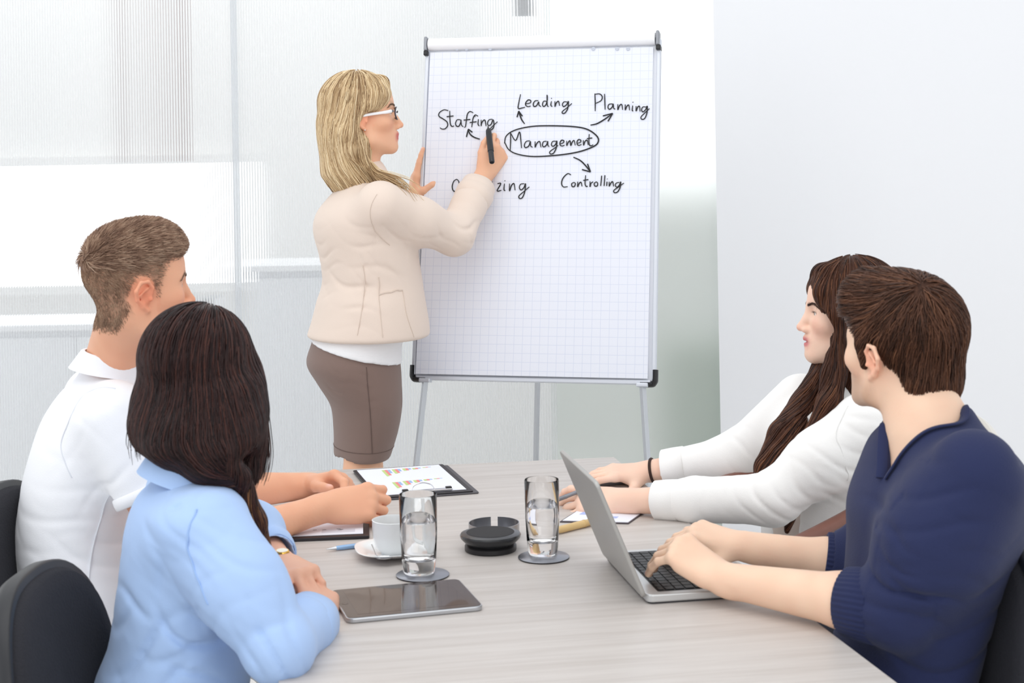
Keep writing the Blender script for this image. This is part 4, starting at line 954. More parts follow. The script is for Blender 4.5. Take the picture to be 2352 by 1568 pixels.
# ------------------------------------------------------------------ 1: the woman writing on the flipchart
def standing_woman():
    X = lambda px, py, d=4.6: npv(P(px, py, d))
    th = math.radians(15); F = V3(math.cos(th), math.sin(th), 0); R = V3(math.sin(th), -math.cos(th), 0)
    pr = person('person', None, 'blonde woman in a beige blazer and white glasses writing on the flipchart')
    h = head_frame(X(834, 263), 8, 4, 0, .985)
    b = Field(); head_ops(b, h, ears=(1, -1))
    # neck and trunk
    neck0 = h.p(0, -.020, -.06); c7 = X(836, 420)
    b.add(cone(neck0, c7 + V3(0, 0, .01), .050, .054), .03)
    tor = [(X(815, 830), .115, .165), (X(828, 740), .112, .150), (X(850, 640), .098, .125), (X(846, 560), .108, .140), (X(838, 490), .105, .165), (X(838, 445), .075, .150), (X(838, 425), .050, .07)]
    b.add(loft(tor, F, R, (0, 0, 1)), .03)
    sh_r, el_r, wr_r = X(874, 472, 4.44), X(1043, 541, 4.60), X(1110, 405, 4.765)
    sh_l, el_l, wr_l = X(812, 478, 4.76), X(880, 560, 4.88), X(944, 476, 4.86)
    b.add(chain([sh_r, el_r, wr_r], [.048, .038, .026]), .02); b.add(chain([sh_l, el_l, wr_l], [.048, .038, .0245]), .02)
    nails = []
    # right hand holding the marker: back of the hand to the viewer, the pen lies in the thumb web
    tip = npv(FM @ onb(1121, 290, .018)); tail = X(1130, 373, 4.715)
    fw = unit(X(1146, 340, 4.785) - wr_r)
    hand(b, wr_r + fw * .010, fw, V3(.50, -.84, .20), True, .92, curl={'i': (28, 66, 40), 'm': (46, 72, 40), 'r': (58, 76, 40), 'p': (66, 76, 40)}, splay={'i': 2, 'm': 0, 'r': -2, 'p': -4},
         thumb=[(.80, .55, -.10), (.96, .22, -.08), (.95, -.10, -.22)], nails=nails)
    # left hand gripping the edge of the board: palm to the edge, thumb in front
    fl = unit(X(958, 372, 4.872) - wr_l)
    hand(b, wr_l + fl * .006, fl, V3(-.95, -.20, .18), False, .98, curl={'i': (2, 4, 4), 'm': (6, 8, 6), 'r': (8, 10, 6), 'p': (10, 12, 8)}, splay={'i': 1, 'm': 0, 'r': -1, 'p': -3},
         thumb=[(.66, .55, -.45), (.66, .22, -.72), (.70, -.02, -.70)], nails=nails)
    # legs and feet
    for sx, dd in ((1, -.085), (-1, .085)):
        hip = X(826, 850) + R * .070 * sx; knee = X(834, 1085) + R * .062 * sx - F * .014 * sx; ank = V3(knee[0] - .02, knee[1], .12); toe = ank + F * .13 + V3(0, 0, -.085)
        b.add(chain([hip, knee, (knee * .62 + ank * .38) - F * .02, ank], [.072, .048, .050, .034]), .03); b.add(cone(ank, toe, .032, .026, (V3(0, 0, 1), .8)), .02)
    SK = (234, 182, 150)
    to_object('body', b, BR_, M_SKIN, pr, skin_color(SK, [head_tint(h, SK, (205, 112, 104), (176, 140, 112), browz=.017)], nails, [(sh_r, .1, 0)]), adapt=AD)
    eyes(h, pr, (96, 120, 128)); eyebrows(h, b, hair_mat('dark_blonde', [(96, 72, 52), (136, 106, 78)]), pr, .017)
    # blazer
    j = Field(); D = lambda px, py: X(px, py)
    js = [(X(846, 772), .176, .205), (X(850, 735), .166, .198), (X(852, 690), .154, .188), (X(855, 645), .142, .172), (X(848, 590), .140, .178), (X(838, 530), .146, .190), (X(838, 490), .138, .195), (X(840, 455), .108, .178), (X(838, 430), .076, .120), (X(836, 412), .060, .078)]
    j.add(loft(js, F, R, (0, 0, 1), rnd=.012), 0)
    cuff = wr_r * .80 + el_r * .20
    j.add(chain([sh_r, sh_r * .5 + el_r * .5, el_r], [.069, .062, .056]), .035)
    j.add(chain([el_r, el_r * .5 + wr_r * .5, cuff], [.056, .049, .043]), .02)
    cl_ = wr_l * .85 + el_l * .15
    j.add(chain([sh_l, el_l, cl_], [.066, .052, .040]), .03)
    ax = unit(wr_r - el_r)
    for sg in (1, -1): j.add(cone(X(838, 408) + R * .0, X(842, 414) + R * .0, .062, .062), .015)
    j.sub(cone(cuff - ax * .012, cuff + ax * .08, .036, .045), .003)
    j.sub(half(X(846, 777), (0, 0, -1)), .004)
    j.sub(ell(X(846, 790), (.165, .19, .05)), .01)                                  # hollow under the hem
    j.sub(cone(h.p(0, -.02, -.10), h.p(0, -.02, -.02), .058, .07), .006)            # neck opening
    j.sub(half(X(846, 1000) , (0, 0, -1)), 0)
    # back vent
    va, vb = X(733, 700, 4.60), X(712, 775, 4.60)
    for k in range(5):
        q0 = va * (1 - k / 5) + vb * k / 5; q1 = va * (1 - (k + 1) / 5) + vb * (k + 1) / 5; j.sub(cone(q0 + V3(.012, -.03, 0), q1 + V3(.012, -.03, 0), .004 + .0012 * k, .0052 + .0012 * k), .003)
    # creases
    j.fold(X(1050, 560, 4.5), V3(.8, 0, .55), .038, .0085, .065, ph=.4)
    j.fold(X(1075, 500, 4.55), V3(.55, 0, .85), .040, .0065, .075, ph=1.2)
    j.fold(X(905, 560, 4.42), V3(.45, 0, .9), .042, .0045, .075, ph=2)
    j.fold(X(800, 630, 4.42), V3(.28, 0, .96), .058, .0065, .12, ph=.9)
    j.fold(X(745, 610, 4.5), V3(.1, 0, 1), .040, .005, .08, ph=.3)
    j.fold(X(900, 620, 4.42), V3(.9, 0, .3), .045, .004, .09, ph=.3)
    j.fold(X(985, 520, 4.44), V3(.5, 0, .8), .055, .003, .08, ph=1.3)
    M_BLZ = wrinkle(mat('beige_blazer', (228, 211, 198), .85, bump=(350, .15), sheen=.1), 7, .005, .35)
    jk = to_object('blazer', j, .0042, M_BLZ, pr)
    band('rolled_cuff', cuff - ax * .045, cuff + ax * .012, .0535, .0500, .005, M_BLZ, jk, wob=.025); band('cuff_fold', cuff - ax * .060, cuff - ax * .018, .0520, .0555, .004, M_BLZ, jk, wob=.03)
    collar('collar', X(838, 424), F, R, unit(V3(.10, 0, 1)), .056, .072, .022, -.01, .040, 40, M_BLZ, jk, flare=.022, tip=.02, shift=.03)
    # seams and pocket flap follow the blazer surface
    def seam(pts, r=.0013, name='seam'): return seamline(j, pts, mat('blazer_seam', (214, 197, 184), .9), jk, r, name)
    seam([X(866, 446, 4.38), X(852, 480, 4.38), X(852, 520, 4.38), X(866, 552, 4.38), X(905, 575, 4.40)])
    seam([X(832, 615, 4.40), X(830, 690, 4.40), X(820, 770, 4.40)]); seam([X(872, 640, 4.40), X(873, 690, 4.40), X(880, 775, 4.40)])
    seam([X(874, 671, 4.40), X(912, 666, 4.40), X(953, 661, 4.42)], .0024, 'pocket_welt'); seam([X(953, 661, 4.42), X(958, 720, 4.42), X(975, 776, 4.44)])
    # white top showing under the blazer, brown skirt
    M_TOP = mat('white_jersey', (240, 240, 242), .9, bump=(40, .5, (1, 1, 6)))
    t = Field(); t.add(loft([(X(815, 850), .134, .186), (X(814, 800), .133, .182), (X(828, 760), .126, .170), (X(846, 700), .112, .15)], F, R, (0, 0, 1), rnd=.006), 0)
    t.sub(half(X(815, 806, 4.6), (-.24, 0, -.97)), .003); t.fold(X(850, 800, 4.42), (.1, 0, 1), .022, .0018, .12)
    to_object('top', t, .005, M_TOP, pr)
    sk = Field(); sk.add(loft([(X(831, 1046), .078, .142), (X(840, 985), .090, .152), (X(841, 930), .100, .162), (X(826, 880), .118, .172), (X(812, 835), .132, .178), (X(812, 795), .122, .168), (X(822, 755), .112, .155)], F, R, (0, 0, 1), rnd=.006), 0)
    sk.sub(ell(X(832, 1055), (.074, .125, .045)), .006)
    sk.fold(X(790, 900, 4.42), (.25, 0, 1), .030, .0022, .10); sk.fold(X(870, 850, 4.42), (-.1, 0, 1), .034, .0022, .09); sk.fold(X(770, 920, 4.45), (.5, 0, .8), .03, .003, .04)
    M_SKT = mat('taupe_skirt', (128, 107, 99), .85, bump=(300, .2, (1, 1, 3)), sheen=.15)
    skt = to_object('skirt', sk, .005, M_SKT, pr)
    seamline(sk, [X(844, 842, 4.42), X(847, 900, 4.42), X(853, 1000, 4.45), X(855, 1042, 4.46)], mat('skirt_seam', (104, 86, 80), .9), skt, .0013)
    zh = X(832, 1020)[2]; ring = np.array([X(832, 1020) + F * .2 * math.cos(a) + R * .2 * math.sin(a) for a in np.linspace(0, 2 * math.pi, 60)])
    for _ in range(6): g_ = grad(sk, ring); g_[:, 2] = 0; ring = ring - g_ * (sk(ring) - .0004)[:, None]; ring = (np.roll(ring[:-1], 1, 0) + 2 * ring[:-1] + np.roll(ring[:-1], -1, 0)) / 4; ring = np.concatenate([ring, ring[:1]])
    obj('hem_seam', tube([Vector(v) for v in ring], .0012, 6), MATS['skirt_seam'], skt, smooth=True)
    # shoes
    for sx in (1, -1):
        knee = X(838, 1080) + R * .075 * sx + F * .01; ank = V3(knee[0] - .02, knee[1], .12); s = Field()
        s.add(cone(ank + F * -.03 + V3(0, 0, -.045), ank + F * .15 + V3(0, 0, -.098), .030, .020, (V3(0, 0, 1), .9)), .01); s.add(cone(ank - F * .045 + V3(0, 0, -.06), ank - F * .045 + V3(0, 0, -.114), .014, .006), .01)
        s.sub(cone(ank + V3(0, 0, .02), ank + F * .06 + V3(0, 0, -.03), .034, .026), .004)
        to_object('shoe', s, .004, mat('nude_leather', (196, 160, 138), .35), pr)
    # hair
    H = Field(); E = lambda c, r: ell(h.p(*c), np.array(r) * h.s, h.R)
    H.add(E((0, -.020, .036), (.087, .106, .093)), 0)
    H.add(E((0, -.052, -.045), (.090, .076, .085)), .03)
    H.add(loft([(X(797, 418), .050, .074), (X(796, 402), .068, .092), (X(797, 360), .073, .098), (X(797, 315), .074, .096), (X(800, 270), .08, .09)], F, R, (0, 0, 1), rnd=.02), .03)
    H.add(chain([h.p(.074, -.040, .01), h.p(.083, -.052, -.05), h.p(.088, -.040, -.100), h.p(.086, -.010, -.140)], [.022, .024, .022, .012]), .015)
    H.add(chain([h.p(-.076, -.030, .01), h.p(-.085, -.034, -.05), h.p(-.09, -.022, -.095), h.p(-.088, .002, -.128)], [.022, .024, .022, .012]), .015)
    for x in (1, -1): H.add(chain([h.p(x * .028, .060, .086), h.p(x * .064, .048, .050), h.p(x * .078, .012, .022)], [.018, .018, .016]), .02)
    H.sub(E((0, .100, -.030), (.060, .062, .083)), .012)                              # face
    H.sub(E((.088, .034, -.038), (.034, .055, .052)), .008); H.sub(E((-.084, .04, -.036), (.03, .049, .05)), .010)
    H.sub(E((0, .062, -.125), (.09, .062, .05)), .01)
    HC = [(128, 100, 72), (168, 138, 102), (206, 178, 138), (228, 204, 164), (240, 222, 188)]
    hb = to_object('hair', H, .004, hair_base_mat('blonde_base', [(134, 106, 78), (214, 188, 148)]), pr)
    pts = np.array([v.co[:] for v in hb.data.vertices])
    part = h.p(.012, .03, .118)
    def flow(p):
        q = h.loc(p); rad = q - V3(.010, -.005, .16); rad[:, 1] -= .4 * np.clip(q[:, 1], 0, 1); dn = V3(0, 0, -1) - .0 * q
        w_ = np.clip((.13 - q[:, 2]) / .12, .15, 1)[:, None]; loc = rad / np.linalg.norm(rad, axis=1, keepdims=True) * (1 - w_) + (V3(0, -.28, -1)[None] + np.stack([0 * q[:, 0], .9 * np.clip((-.06 - q[:, 2]) / .1, 0, 1), 0 * q[:, 0]], 1)) * w_
        return loc @ h.R.T
    zfree = h.p(0, -.05, -.140)[2]
    sd = seeds_on(pts, lambda p: (h.loc(p)[:, 2] > -.09), 9000)
    pa = surf_paths(H, sd, flow, 17, .0135, .004, jit=.04, wave=.06, free=lambda p: p[:, 2] < zfree, stop=(zfree - .028, .5))
    strands('hair_strands', pa, hair_mat('blonde_hair', HC), hb, .00085)
    # loose lock over the shoulder
    lk = []
    for k in range(90):
        o = RNG.normal(0, .0035, 3); lk.append([npv(v) + o * (1 + .5 * i) * .6 for i, v in enumerate(spline([X(850, 372, 4.52), X(868, 398, 4.49), X(895, 412, 4.47), X(918, 426, 4.47), X(934, 447 + RNG.uniform(-8, 8), 4.48)], 4))])
    strands('loose_lock', np.array(lk), MATS['blonde_hair'], hb, .0010)
    # glasses
    gl = []
    g = empty('glasses', (0, 0, 0), 0, 'white framed glasses worn by the blonde woman', 'glasses')
    for x in (1, -1):
        obj('temple', tube(spline([h.p(x * .066, .078, .002), h.p(x * .074, .06, .000), h.p(x * .083, .0, -.004), h.p(x * .080, -.022, -.012)], 6), [.0042] * 7 + [.0036] * 6 + [.0026] * 6, 8, flat=((0, 0, 1), 1.15)), mat('white_acetate', (244, 244, 246), .25), g, smooth=True)
        ring = [h.p(x * .034 + .026 * math.cos(a) * (abs(math.cos(a)) ** 2.8 + abs(math.sin(a)) ** 2.8) ** (-1 / 2.8), .096 - 6.5 * (.034 + .026 * math.cos(a) * x * 1.0 - .034) ** 2 - abs(.026 * math.cos(a)) * .12, -.005 + .0175 * math.sin(a) * (abs(math.cos(a)) ** 2.8 + abs(math.sin(a)) ** 2.8) ** (-1 / 2.8)) for a in np.linspace(0, 2 * math.pi, 36)]
        obj('rim', tube([Vector(v) for v in ring], .0021, 8), mat('dark_acetate', (56, 52, 60), .25), g, smooth=True)
        bm = B(); bm.faces.new([bm.verts.new(v) for v in ring[:-1]]); obj('lens', bm, mat('lens', (255, 255, 255), .0, trans=1, ior=1.05), g)
        obj('hinge', tube([h.p(x * .064, .084, .002), h.p(x * .068, .074, .001)], .0036, 8), mat('grey_hinge', (120, 116, 120), .3, .4), g, smooth=True)
    obj('bridge', tube(spline([h.p(-.009, .098, -.002), h.p(0, .1, .001), h.p(.009, .098, -.002)], 4), .0022, 8), MATS['dark_acetate'], g, smooth=True)
    obj('ear_stud', lathe([(0, -.002), (.002, 0), (0, .002)], 10).copy() if False else (lambda bm: (bmesh.ops.create_uvsphere(bm, u_segments=10, v_segments=8, radius=.0024), bm.transform(Matrix.Translation(Vector(h.p(.083, -.003, -.046)))), bm)[-1])(B()), M_CHROME, pr, smooth=True)
    # marker
    mk = empty('marker', tip, 0, 'black marker pen held in the right hand of the woman at the flipchart', 'marker')
    d = Vector(tail - tip); Lm = d.length; rq = d.to_track_quat('Z', 'Y').to_matrix().to_4x4()
    for nm, pf, m_ in (('nib', [(0, 0), (.0015, 0), (.003, .010), (0, .010)], mat('felt_nib', (70, 68, 72), .8)), ('barrel', [(0, .009), (.0045, .010), (.0082, .018), (.0090, .03), (.0092, Lm * .70), (0, Lm * .70)], mat('marker_black', (38, 38, 40), .35)), ('cap', [(0, Lm * .70), (.0088, Lm * .70), (.0088, Lm * .71), (.0082, Lm * .71), (.0080, Lm - .002), (.007, Lm), (.005, Lm), (.004, Lm - .003), (0, Lm - .003)], mat('marker_cap', (46, 46, 50), .25))):
        bm = lathe(pf, 24); bm.transform(rq); obj(nm, bm, m_, mk, smooth=35)
standing_woman()
# ------------------------------------------------------------------ 2: the man in the white polo shirt
def polo_man():
    X = lambda px, py, d=3.42: npv(P(px, py, d)); F, R = DIRV(12)
    pr = person('person', None, 'man in a white polo shirt with short fair hair, hands together on the table')
    h = head_frame(X(318, 650, 3.28), 27, 0, 3, 1.035)
    nb = X(262, 842, 3.40); b = Field(); head_ops(b, h, True, 1.08)
    b.add(cone(h.p(0, -.022, -.055), nb, .057, .064), .03)
    b.add(loft([(X(215, 1430), .10, .15), (X(190, 1250), .105, .155), (X(205, 1100), .11, .17), (X(235, 960), .105, .175), (X(255, 890), .075, .14), (X(262, 850), .05, .08)], F, R, (0, 0, 1)), .04)
    sr, er, wr = X(272, 950, 3.25), X(405, 1280, 3.22), X(742, 1166, 3.43)
    sl, el, wl = X(222, 915, 3.60), X(430, 1135, 3.56), X(715, 1115, 3.70)
    b.add(chain([sr, sr * .5 + er * .5, er], [.056, .050, .043]), .03); b.add(chain([er, er * .7 + wr * .3, wr], [.043, .044, .029]), .02)
    b.add(chain([sl, er * 0 + sl * .5 + el * .5, el], [.056, .050, .043]), .03); b.add(chain([el, el * .7 + wl * .3, wl], [.043, .044, .029]), .02)
    nails = []
    fw = unit(X(850, 1148, 3.46) - wr)
    hand(b, wr + fw * .010, fw, (.12, -.80, .58), True, 1.05, curl={'i': (34, 72, 40), 'm': (40, 72, 40), 'r': (44, 72, 40), 'p': (48, 68, 36)}, splay={'i': 3, 'm': 1, 'r': -2, 'p': -5}, thumb=[(.75, .35, -.55), (.86, .1, -.5), (.8, -.1, -.58)], nails=nails, fat=1.06)
    fw = unit(X(812, 1098, 3.62) - wl)
    hand(b, wl + fw * .010, fw, (-.05, .70, .70), False, 1.05, curl={'i': (30, 40, 20), 'm': (55, 70, 40), 'r': (60, 72, 40), 'p': (64, 70, 40)}, splay={'i': 2, 'm': 0, 'r': -2, 'p': -4}, thumb=[(.75, .45, -.45), (.92, .2, -.3), (.95, .05, -.2)], nails=nails, fat=1.06)
    SK = (230, 172, 140)
    def fade(q):
        x, y, z = np.abs(q[:, 0]), q[:, 1], q[:, 2]
        low = np.where(y < -.035, -.098, np.where(y < .0, .012, -.010)); low = -.095 + .105 * np.clip((y + .050) / .040, 0, 1) - .035 * np.clip((y - .004) / .008, 0, 1)
        fr = .030 + .35 * np.clip(z - .01, 0, 1)
        return np.clip((z - low) / .022, 0, 1) * np.clip((fr - y) / .014, 0, 1) * (np.hypot((y + .010) / .026, (z + .014) / .038) > 1)
    def scalp(p, c):
        m = fade(h.loc(p))[:, None] * .62; return c * (1 - m) + np.array((142, 112, 92.0)) * m
    kn = [(wr + fw * .09 * 1.05 + V3(.0, -.02, .03 - .02 * k), .012, .35) for k in range(4)]
    body = to_object('body', b, BR_, M_SKIN, pr, skin_color(SK, [head_tint(h, SK, (196, 116, 104), (136, 100, 78), flush=1.3), scalp], nails, kn), adapt=AD)
    eyes(h, pr, (96, 116, 130)); eyebrows(h, b, hair_mat('fair_brow', [(110, 84, 66), (140, 110, 88)]), pr)
    p = Field(); cr_, cl_ = sr * .46 + er * .54, sl * .40 + el * .60
    p.add(chain([sr + V3(-.012, 0, -.005), cr_], [.074, .068]), 0); p.add(chain([sl, cl_], [.074, .068]), 0)
    for s_, c_, e_ in ((sr, cr_, er), (sl, cl_, el)):
        a_ = unit(e_ - s_); p.sub(half(c_ + a_ * .010, a_), .002) if s_ is sr else p.sub(cone(c_ + a_ * .09, c_ + a_ * .14, .085, .085), .004)
        p.sub(cone(c_ - a_ * .03, c_ + a_ * .05, .056, .060), .004)
    p.add(loft([(X(222, 1402), .150, .192), (X(205, 1340), .146, .188), (X(188, 1240), .138, .176), (X(196, 1150), .136, .182), (X(208, 1080), .136, .190), (X(236, 970), .130, .200), (X(256, 905), .112, .190), (X(262, 862), .078, .115), (X(264, 828), .064, .076)], F, R, (0, 0, 1), rnd=.01), .045)
    p.sub(cone(h.p(0, -.02, -.09), nb + V3(0, 0, .01), .062, .062), .006)
    p.sub(ell(X(222, 1420), (.13, .18, .03)), .01)
    p.fold(X(150, 1170, 3.3), (.35, 0, .93), .075, .0035, .12, ph=.4); p.fold(X(110, 1290, 3.3), (.2, 0, 1), .055, .005, .09, ph=1.1)
    p.fold(X(245, 1090, 3.2), (.7, 0, -.7), .05, .004, .09, ph=2); p.fold(X(250, 1290, 3.28), (.5, 0, .8), .06, .004, .12, ph=.2); p.fold(X(200, 950, 3.25), (.8, 0, .6), .07, .0025, .1)
    M_POLO = wrinkle(mat('white_pique', (247, 248, 252), .9, bump=(500, .25), sheen=.1), 6, .005, .25)
    po = to_object('polo_shirt', p, .0048, M_POLO, pr)
    a_ = unit(er - sr); band('sleeve_hem', cr_ - a_ * .012, cr_ + a_ * .013, .0745, .0735, .006, M_POLO, po)
    a_ = unit(el - sl); band('sleeve_hem', cl_ - a_ * .012, cl_ + a_ * .013, .0725, .0715, .006, M_POLO, po)
    U = unit(npv(h.p(0, -.02, -.07)) - nb + V3(0, 0, .05)); 
    collar('collar', nb + U * -.002, F, R, U, .066, .074, .060, .012, .052, 24, M_POLO, po, flare=.028, tip=.028, shift=.012)
    ms = mat('polo_seam', (226, 228, 234), .9)
    seamline(p, [X(232, 1165, 3.22), X(222, 1280, 3.2), X(200, 1395, 3.2)], ms, po, .0016, 'side_seam')
    seamline(p, [X(268, 872, 3.2), X(190, 900, 3.22), X(150, 960, 3.22), X(138, 1020, 3.24), X(160, 1100, 3.22)], ms, po, .0014, 'sleeve_seam')
    # short hair, brushed forward from the crown
    H = Field(); E = lambda c, r: ell(h.p(*c), np.array(r) * h.s, h.R)
    H.add(E((0, -.015, .034), (.0770, .0985, .0868)), 0); H.add(E((0, .030, .062), (.060, .062, .058)), .03)
    H.sub(E((0, .105, -.010), (.09, .045, .080)), .012)
    H.sub(half(h.p(0, -.02, .022), h.v(0, .22, -1)), .05)
    hb = to_object('hair', H, .0034, hair_base_mat('fair_base', [(104, 80, 66), (146, 116, 96)], (40, 40, 40)), pr)
    pts = np.array([v.co[:] for v in hb.data.vertices]); wh = V3(.012, -.088, .058)
    def flow(p):
        q = h.loc(p); v = q - wh; rr_ = np.linalg.norm(v, axis=1, keepdims=True); sw = np.cross(h.v(0, -1, .4) @ h.R, v); d = v / rr_ + .5 * sw / rr_ * np.exp(-(rr_ / .05) ** 2) + V3(0, .5, 0) * np.clip(q[:, 2:] / .05, 0, 1) + V3(0, -.1, -.7) * np.clip(-q[:, 2:] / .04 + .3, 0, 1)
        return d @ h.R.T
    def top(p): q = h.loc(p); return q[:, 2] > (.020 - .18 * q[:, 1] + .03 * RNG.random(len(q)))
    st = [(96, 72, 60), (134, 104, 86), (166, 136, 114), (186, 160, 138)]
    pa = surf_paths(H, seeds_on(pts, top, 8000), flow, 7, .0042, .002, lift=lambda t: .0085 * t ** 1.3, jit=.22); strands('hair_strands', pa, hair_mat('fair_hair', st, .45), hb, .00075, .2)
    bp = RNG.normal(0, 1, (50000, 3)); bp /= np.linalg.norm(bp, axis=1, keepdims=True); bp = h.o + (bp * np.array([.078, .10, .115]) + np.array([0, -.014, -.005])) @ h.R.T * h.s
    hf_ = Field(); head_ops(hf_, h, True, 1.08); hf_.add(cone(h.p(0, -.022, -.055), nb, .057, .064), .03)
    for _ in range(3): bp = bp - grad(hf_, bp) * hf_(bp)[:, None]
    pa = surf_paths(hf_, seeds_on(bp, lambda p: fade(h.loc(p)) > RNG.random(len(p)) * .9 + .1, 26000), flow, 4, .0020, .0006, lift=lambda t: .0012 * t, jit=.25); strands('cropped_strands', pa, hair_mat('cropped_hair', [(112, 88, 72), (150, 120, 98), (176, 148, 124)], .5), hb, .00042, .3)
    seated_legs(pr, X(215, 1470) + F * .0, F, R, .455, mat('white_trousers', (236, 237, 241), .85), M_DARK_SHOE, waist=loft([(X(222, 1560), .135, .185), (X(218, 1480), .142, .188), (X(212, 1385), .132, .175)], F, R, (0, 0, 1)))
polo_man()

# ------------------------------------------------------------------ 3: the woman in the light blue shirt
def blue_woman():
    X = lambda px, py, d=2.74: npv(P(px, py, d)); F, R = DIRV(16)
    pr = person('person', None, 'woman in a light blue shirt with long dark hair, arms crossed on the table')
    h = head_frame(X(462, 866, 2.80), 60, -3, 4, .985)
    nb = X(448, 1085, 2.74); b = Field(); head_ops(b, h)
    b.add(cone(h.p(0, -.02, -.06), nb, .050, .056), .03)
    b.add(loft([(X(352, 1740), .10, .15), (X(375, 1568), .10, .135), (X(398, 1420), .095, .13), (X(425, 1290), .10, .14), (X(436, 1190), .085, .15), (X(442, 1130), .065, .12), (X(448, 1095), .045, .06)], F, R, (0, 0, 1)), .03)
    sr, er, wr = X(474, 1212, 2.60), X(640, 1490, 2.53), X(738, 1404, 2.80)
    sl, el, wl = X(425, 1120, 2.90), X(582, 1225, 3.16), X(650, 1303, 2.975)
    b.add(chain([sr, er, wr], [.046, .038, .0255]), .02); b.add(chain([sl, el, wl], [.046, .038, .025]), .02)
    nails = []
    f1 = unit(X(722, 1338, 2.93) - wr)
    hand(b, wr + f1 * .008, f1, (.35, -.25, .90), True, .93, curl={'i': (22, 40, 20), 'm': (30, 44, 22), 'r': (34, 46, 24), 'p': (36, 44, 24)}, splay={'i': 16, 'm': 12, 'r': 8, 'p': 4}, thumb=[(.65, .62, -.40), (.8, .5, -.35), (.85, .4, -.3)], nails=nails)
    f2 = unit(X(692, 1346, 2.885) - wl + V3(0, 0, .012))
    hand(b, wl + f2 * .008 + V3(0, 0, .008), f2, (.10, -.28, .95), False, .95, curl={'i': (26, 52, 20), 'm': (34, 50, 26), 'r': (38, 52, 28), 'p': (38, 48, 26)}, splay={'i': 10, 'm': 0, 'r': -8, 'p': -16}, thumb=[(.55, .72, -.3), (.75, .6, -.3), (.8, .45, -.4)], nails=nails)
    SK = (226, 174, 148)
    to_object('body', b, BR_, M_SKIN, pr, skin_color(SK, [head_tint(h, SK, (196, 110, 104), (60, 42, 36))], nails), adapt=AD)
    eyes(h, pr, (70, 50, 40)); eyebrows(h, b, hair_mat('dark_brow', [(44, 28, 22), (70, 46, 36)]), pr)
    s = Field()
    s.add(loft([(X(350, 1760), .150, .20), (X(372, 1640), .132, .18), (X(396, 1560), .131, .168), (X(402, 1480), .112, .152), (X(408, 1400), .106, .148), (X(424, 1300), .108, .154), (X(432, 1215), .106, .166), (X(438, 1150), .094, .166), (X(446, 1108), .072, .120), (X(450, 1080), .060, .070)], F, R, (0, 0, 1), rnd=.012), 0)
    cr_ = er * .30 + wr * .70; cl_ = el * .36 + wl * .64
    s.add(chain([sr, sr * .5 + er * .5, er], [.060, .056, .053]), .075); s.add(chain([er, er * .5 + wr * .5, cr_ - unit(wr - er) * .02], [.053, .049, .043]), .02)
    s.add(chain([sl, el, cl_], [.068, .054, .043]), .04)
    s.sub(cone(cr_ - unit(wr - er) * .01, cr_ + unit(wr - er) * .09, .042, .05), .004); s.sub(cone(cl_ - unit(wl - el) * .01, cl_ + unit(wl - el) * .09, .036, .045), .004)
    s.sub(cone(h.p(0, -.02, -.10), nb, .060, .060), .006); s.sub(ell(nb + F * .055 + V3(0, 0, -.005), (.035, .03, .06)), .01)
    s.fold(X(655, 1480, 2.48), (.75, .5, .35), .040, .009, .07, ph=.7); s.fold(X(560, 1400, 2.5), (.6, 0, -.75), .05, .0045, .08, ph=.2)
    s.fold(X(470, 1440, 2.6), (.62, 0, .78), .050, .010, .10, ph=.9); s.fold(X(330, 1450, 2.6), (.15, 0, 1), .06, .008, .11, ph=1.7); s.fold(X(360, 1560, 2.6), (-.4, 0, .9), .065, .010, .12, ph=.3)
    s.fold(X(480, 1540, 2.6), (.75, 0, .65), .05, .006, .10, ph=1.2); s.fold(X(405, 1190, 2.55), (.8, 0, .6), .05, .004, .09, ph=.5); s.fold(X(340, 1320, 2.6), (.9, 0, .2), .06, .004, .10, ph=2.1)
    s.fold(X(500, 1290, 2.5), (.5, 0, .85), .05, .0035, .09, ph=2.6)
    M_BLU = wrinkle(mat('light_blue_cotton', (170, 197, 237), .85, bump=(420, .12), sheen=.12), 8, .006, .45)
    so = to_object('shirt', s, .0044, M_BLU, pr)
    a_ = unit(wr - er); band('cuff', cr_ - a_ * .062, cr_ + a_ * .012, .0540, .0500, .004, M_BLU, so, wob=.03)
    a_ = unit(wl - el); band('cuff', cl_ - a_ * .04, cl_ + a_ * .008, .050, .045, .004, M_BLU, so, wob=.03)
    U = unit(V3(.28, .05, 1)); collar('collar', nb + V3(-.010, 0, -.002), F, R, U, .064, .074, .060, -.002, .050, 26, M_BLU, so, flare=.026, tip=.05, shift=.024)
    sm = mat('blue_seam', (156, 185, 228), .9)
    seamline(s, [X(420, 1115, 2.5), X(395, 1180, 2.48), X(388, 1260, 2.48), X(402, 1340, 2.48), X(440, 1408, 2.48)], sm, so, .0014, 'sleeve_seam')
    pk = on_surface(s, [nb + F * .10 + V3(0, -.01, -.045), X(560, 1200, 2.72), X(585, 1290, 2.70), X(590, 1400, 2.70)], .002)
    obj('placket', tube(pk, .013, 8, flat=((1, 0, 0), .22)), M_BLU, so, smooth=True)
    # wrist watch
    w_ = empty('wrist_watch', (0, 0, 0), 0, 'gold and steel watch on the wrist of the woman in the blue shirt', 'watch')
    wc = wl - unit(wl - el) * .004; wu = unit(wl - el); n0 = unit(npv((.1, -.28, .95)) - wu * (npv((.1, -.28, .95)) @ wu)); t0 = np.cross(wu, n0)
    GOLD = mat('gold', (226, 176, 84), .2, 1)
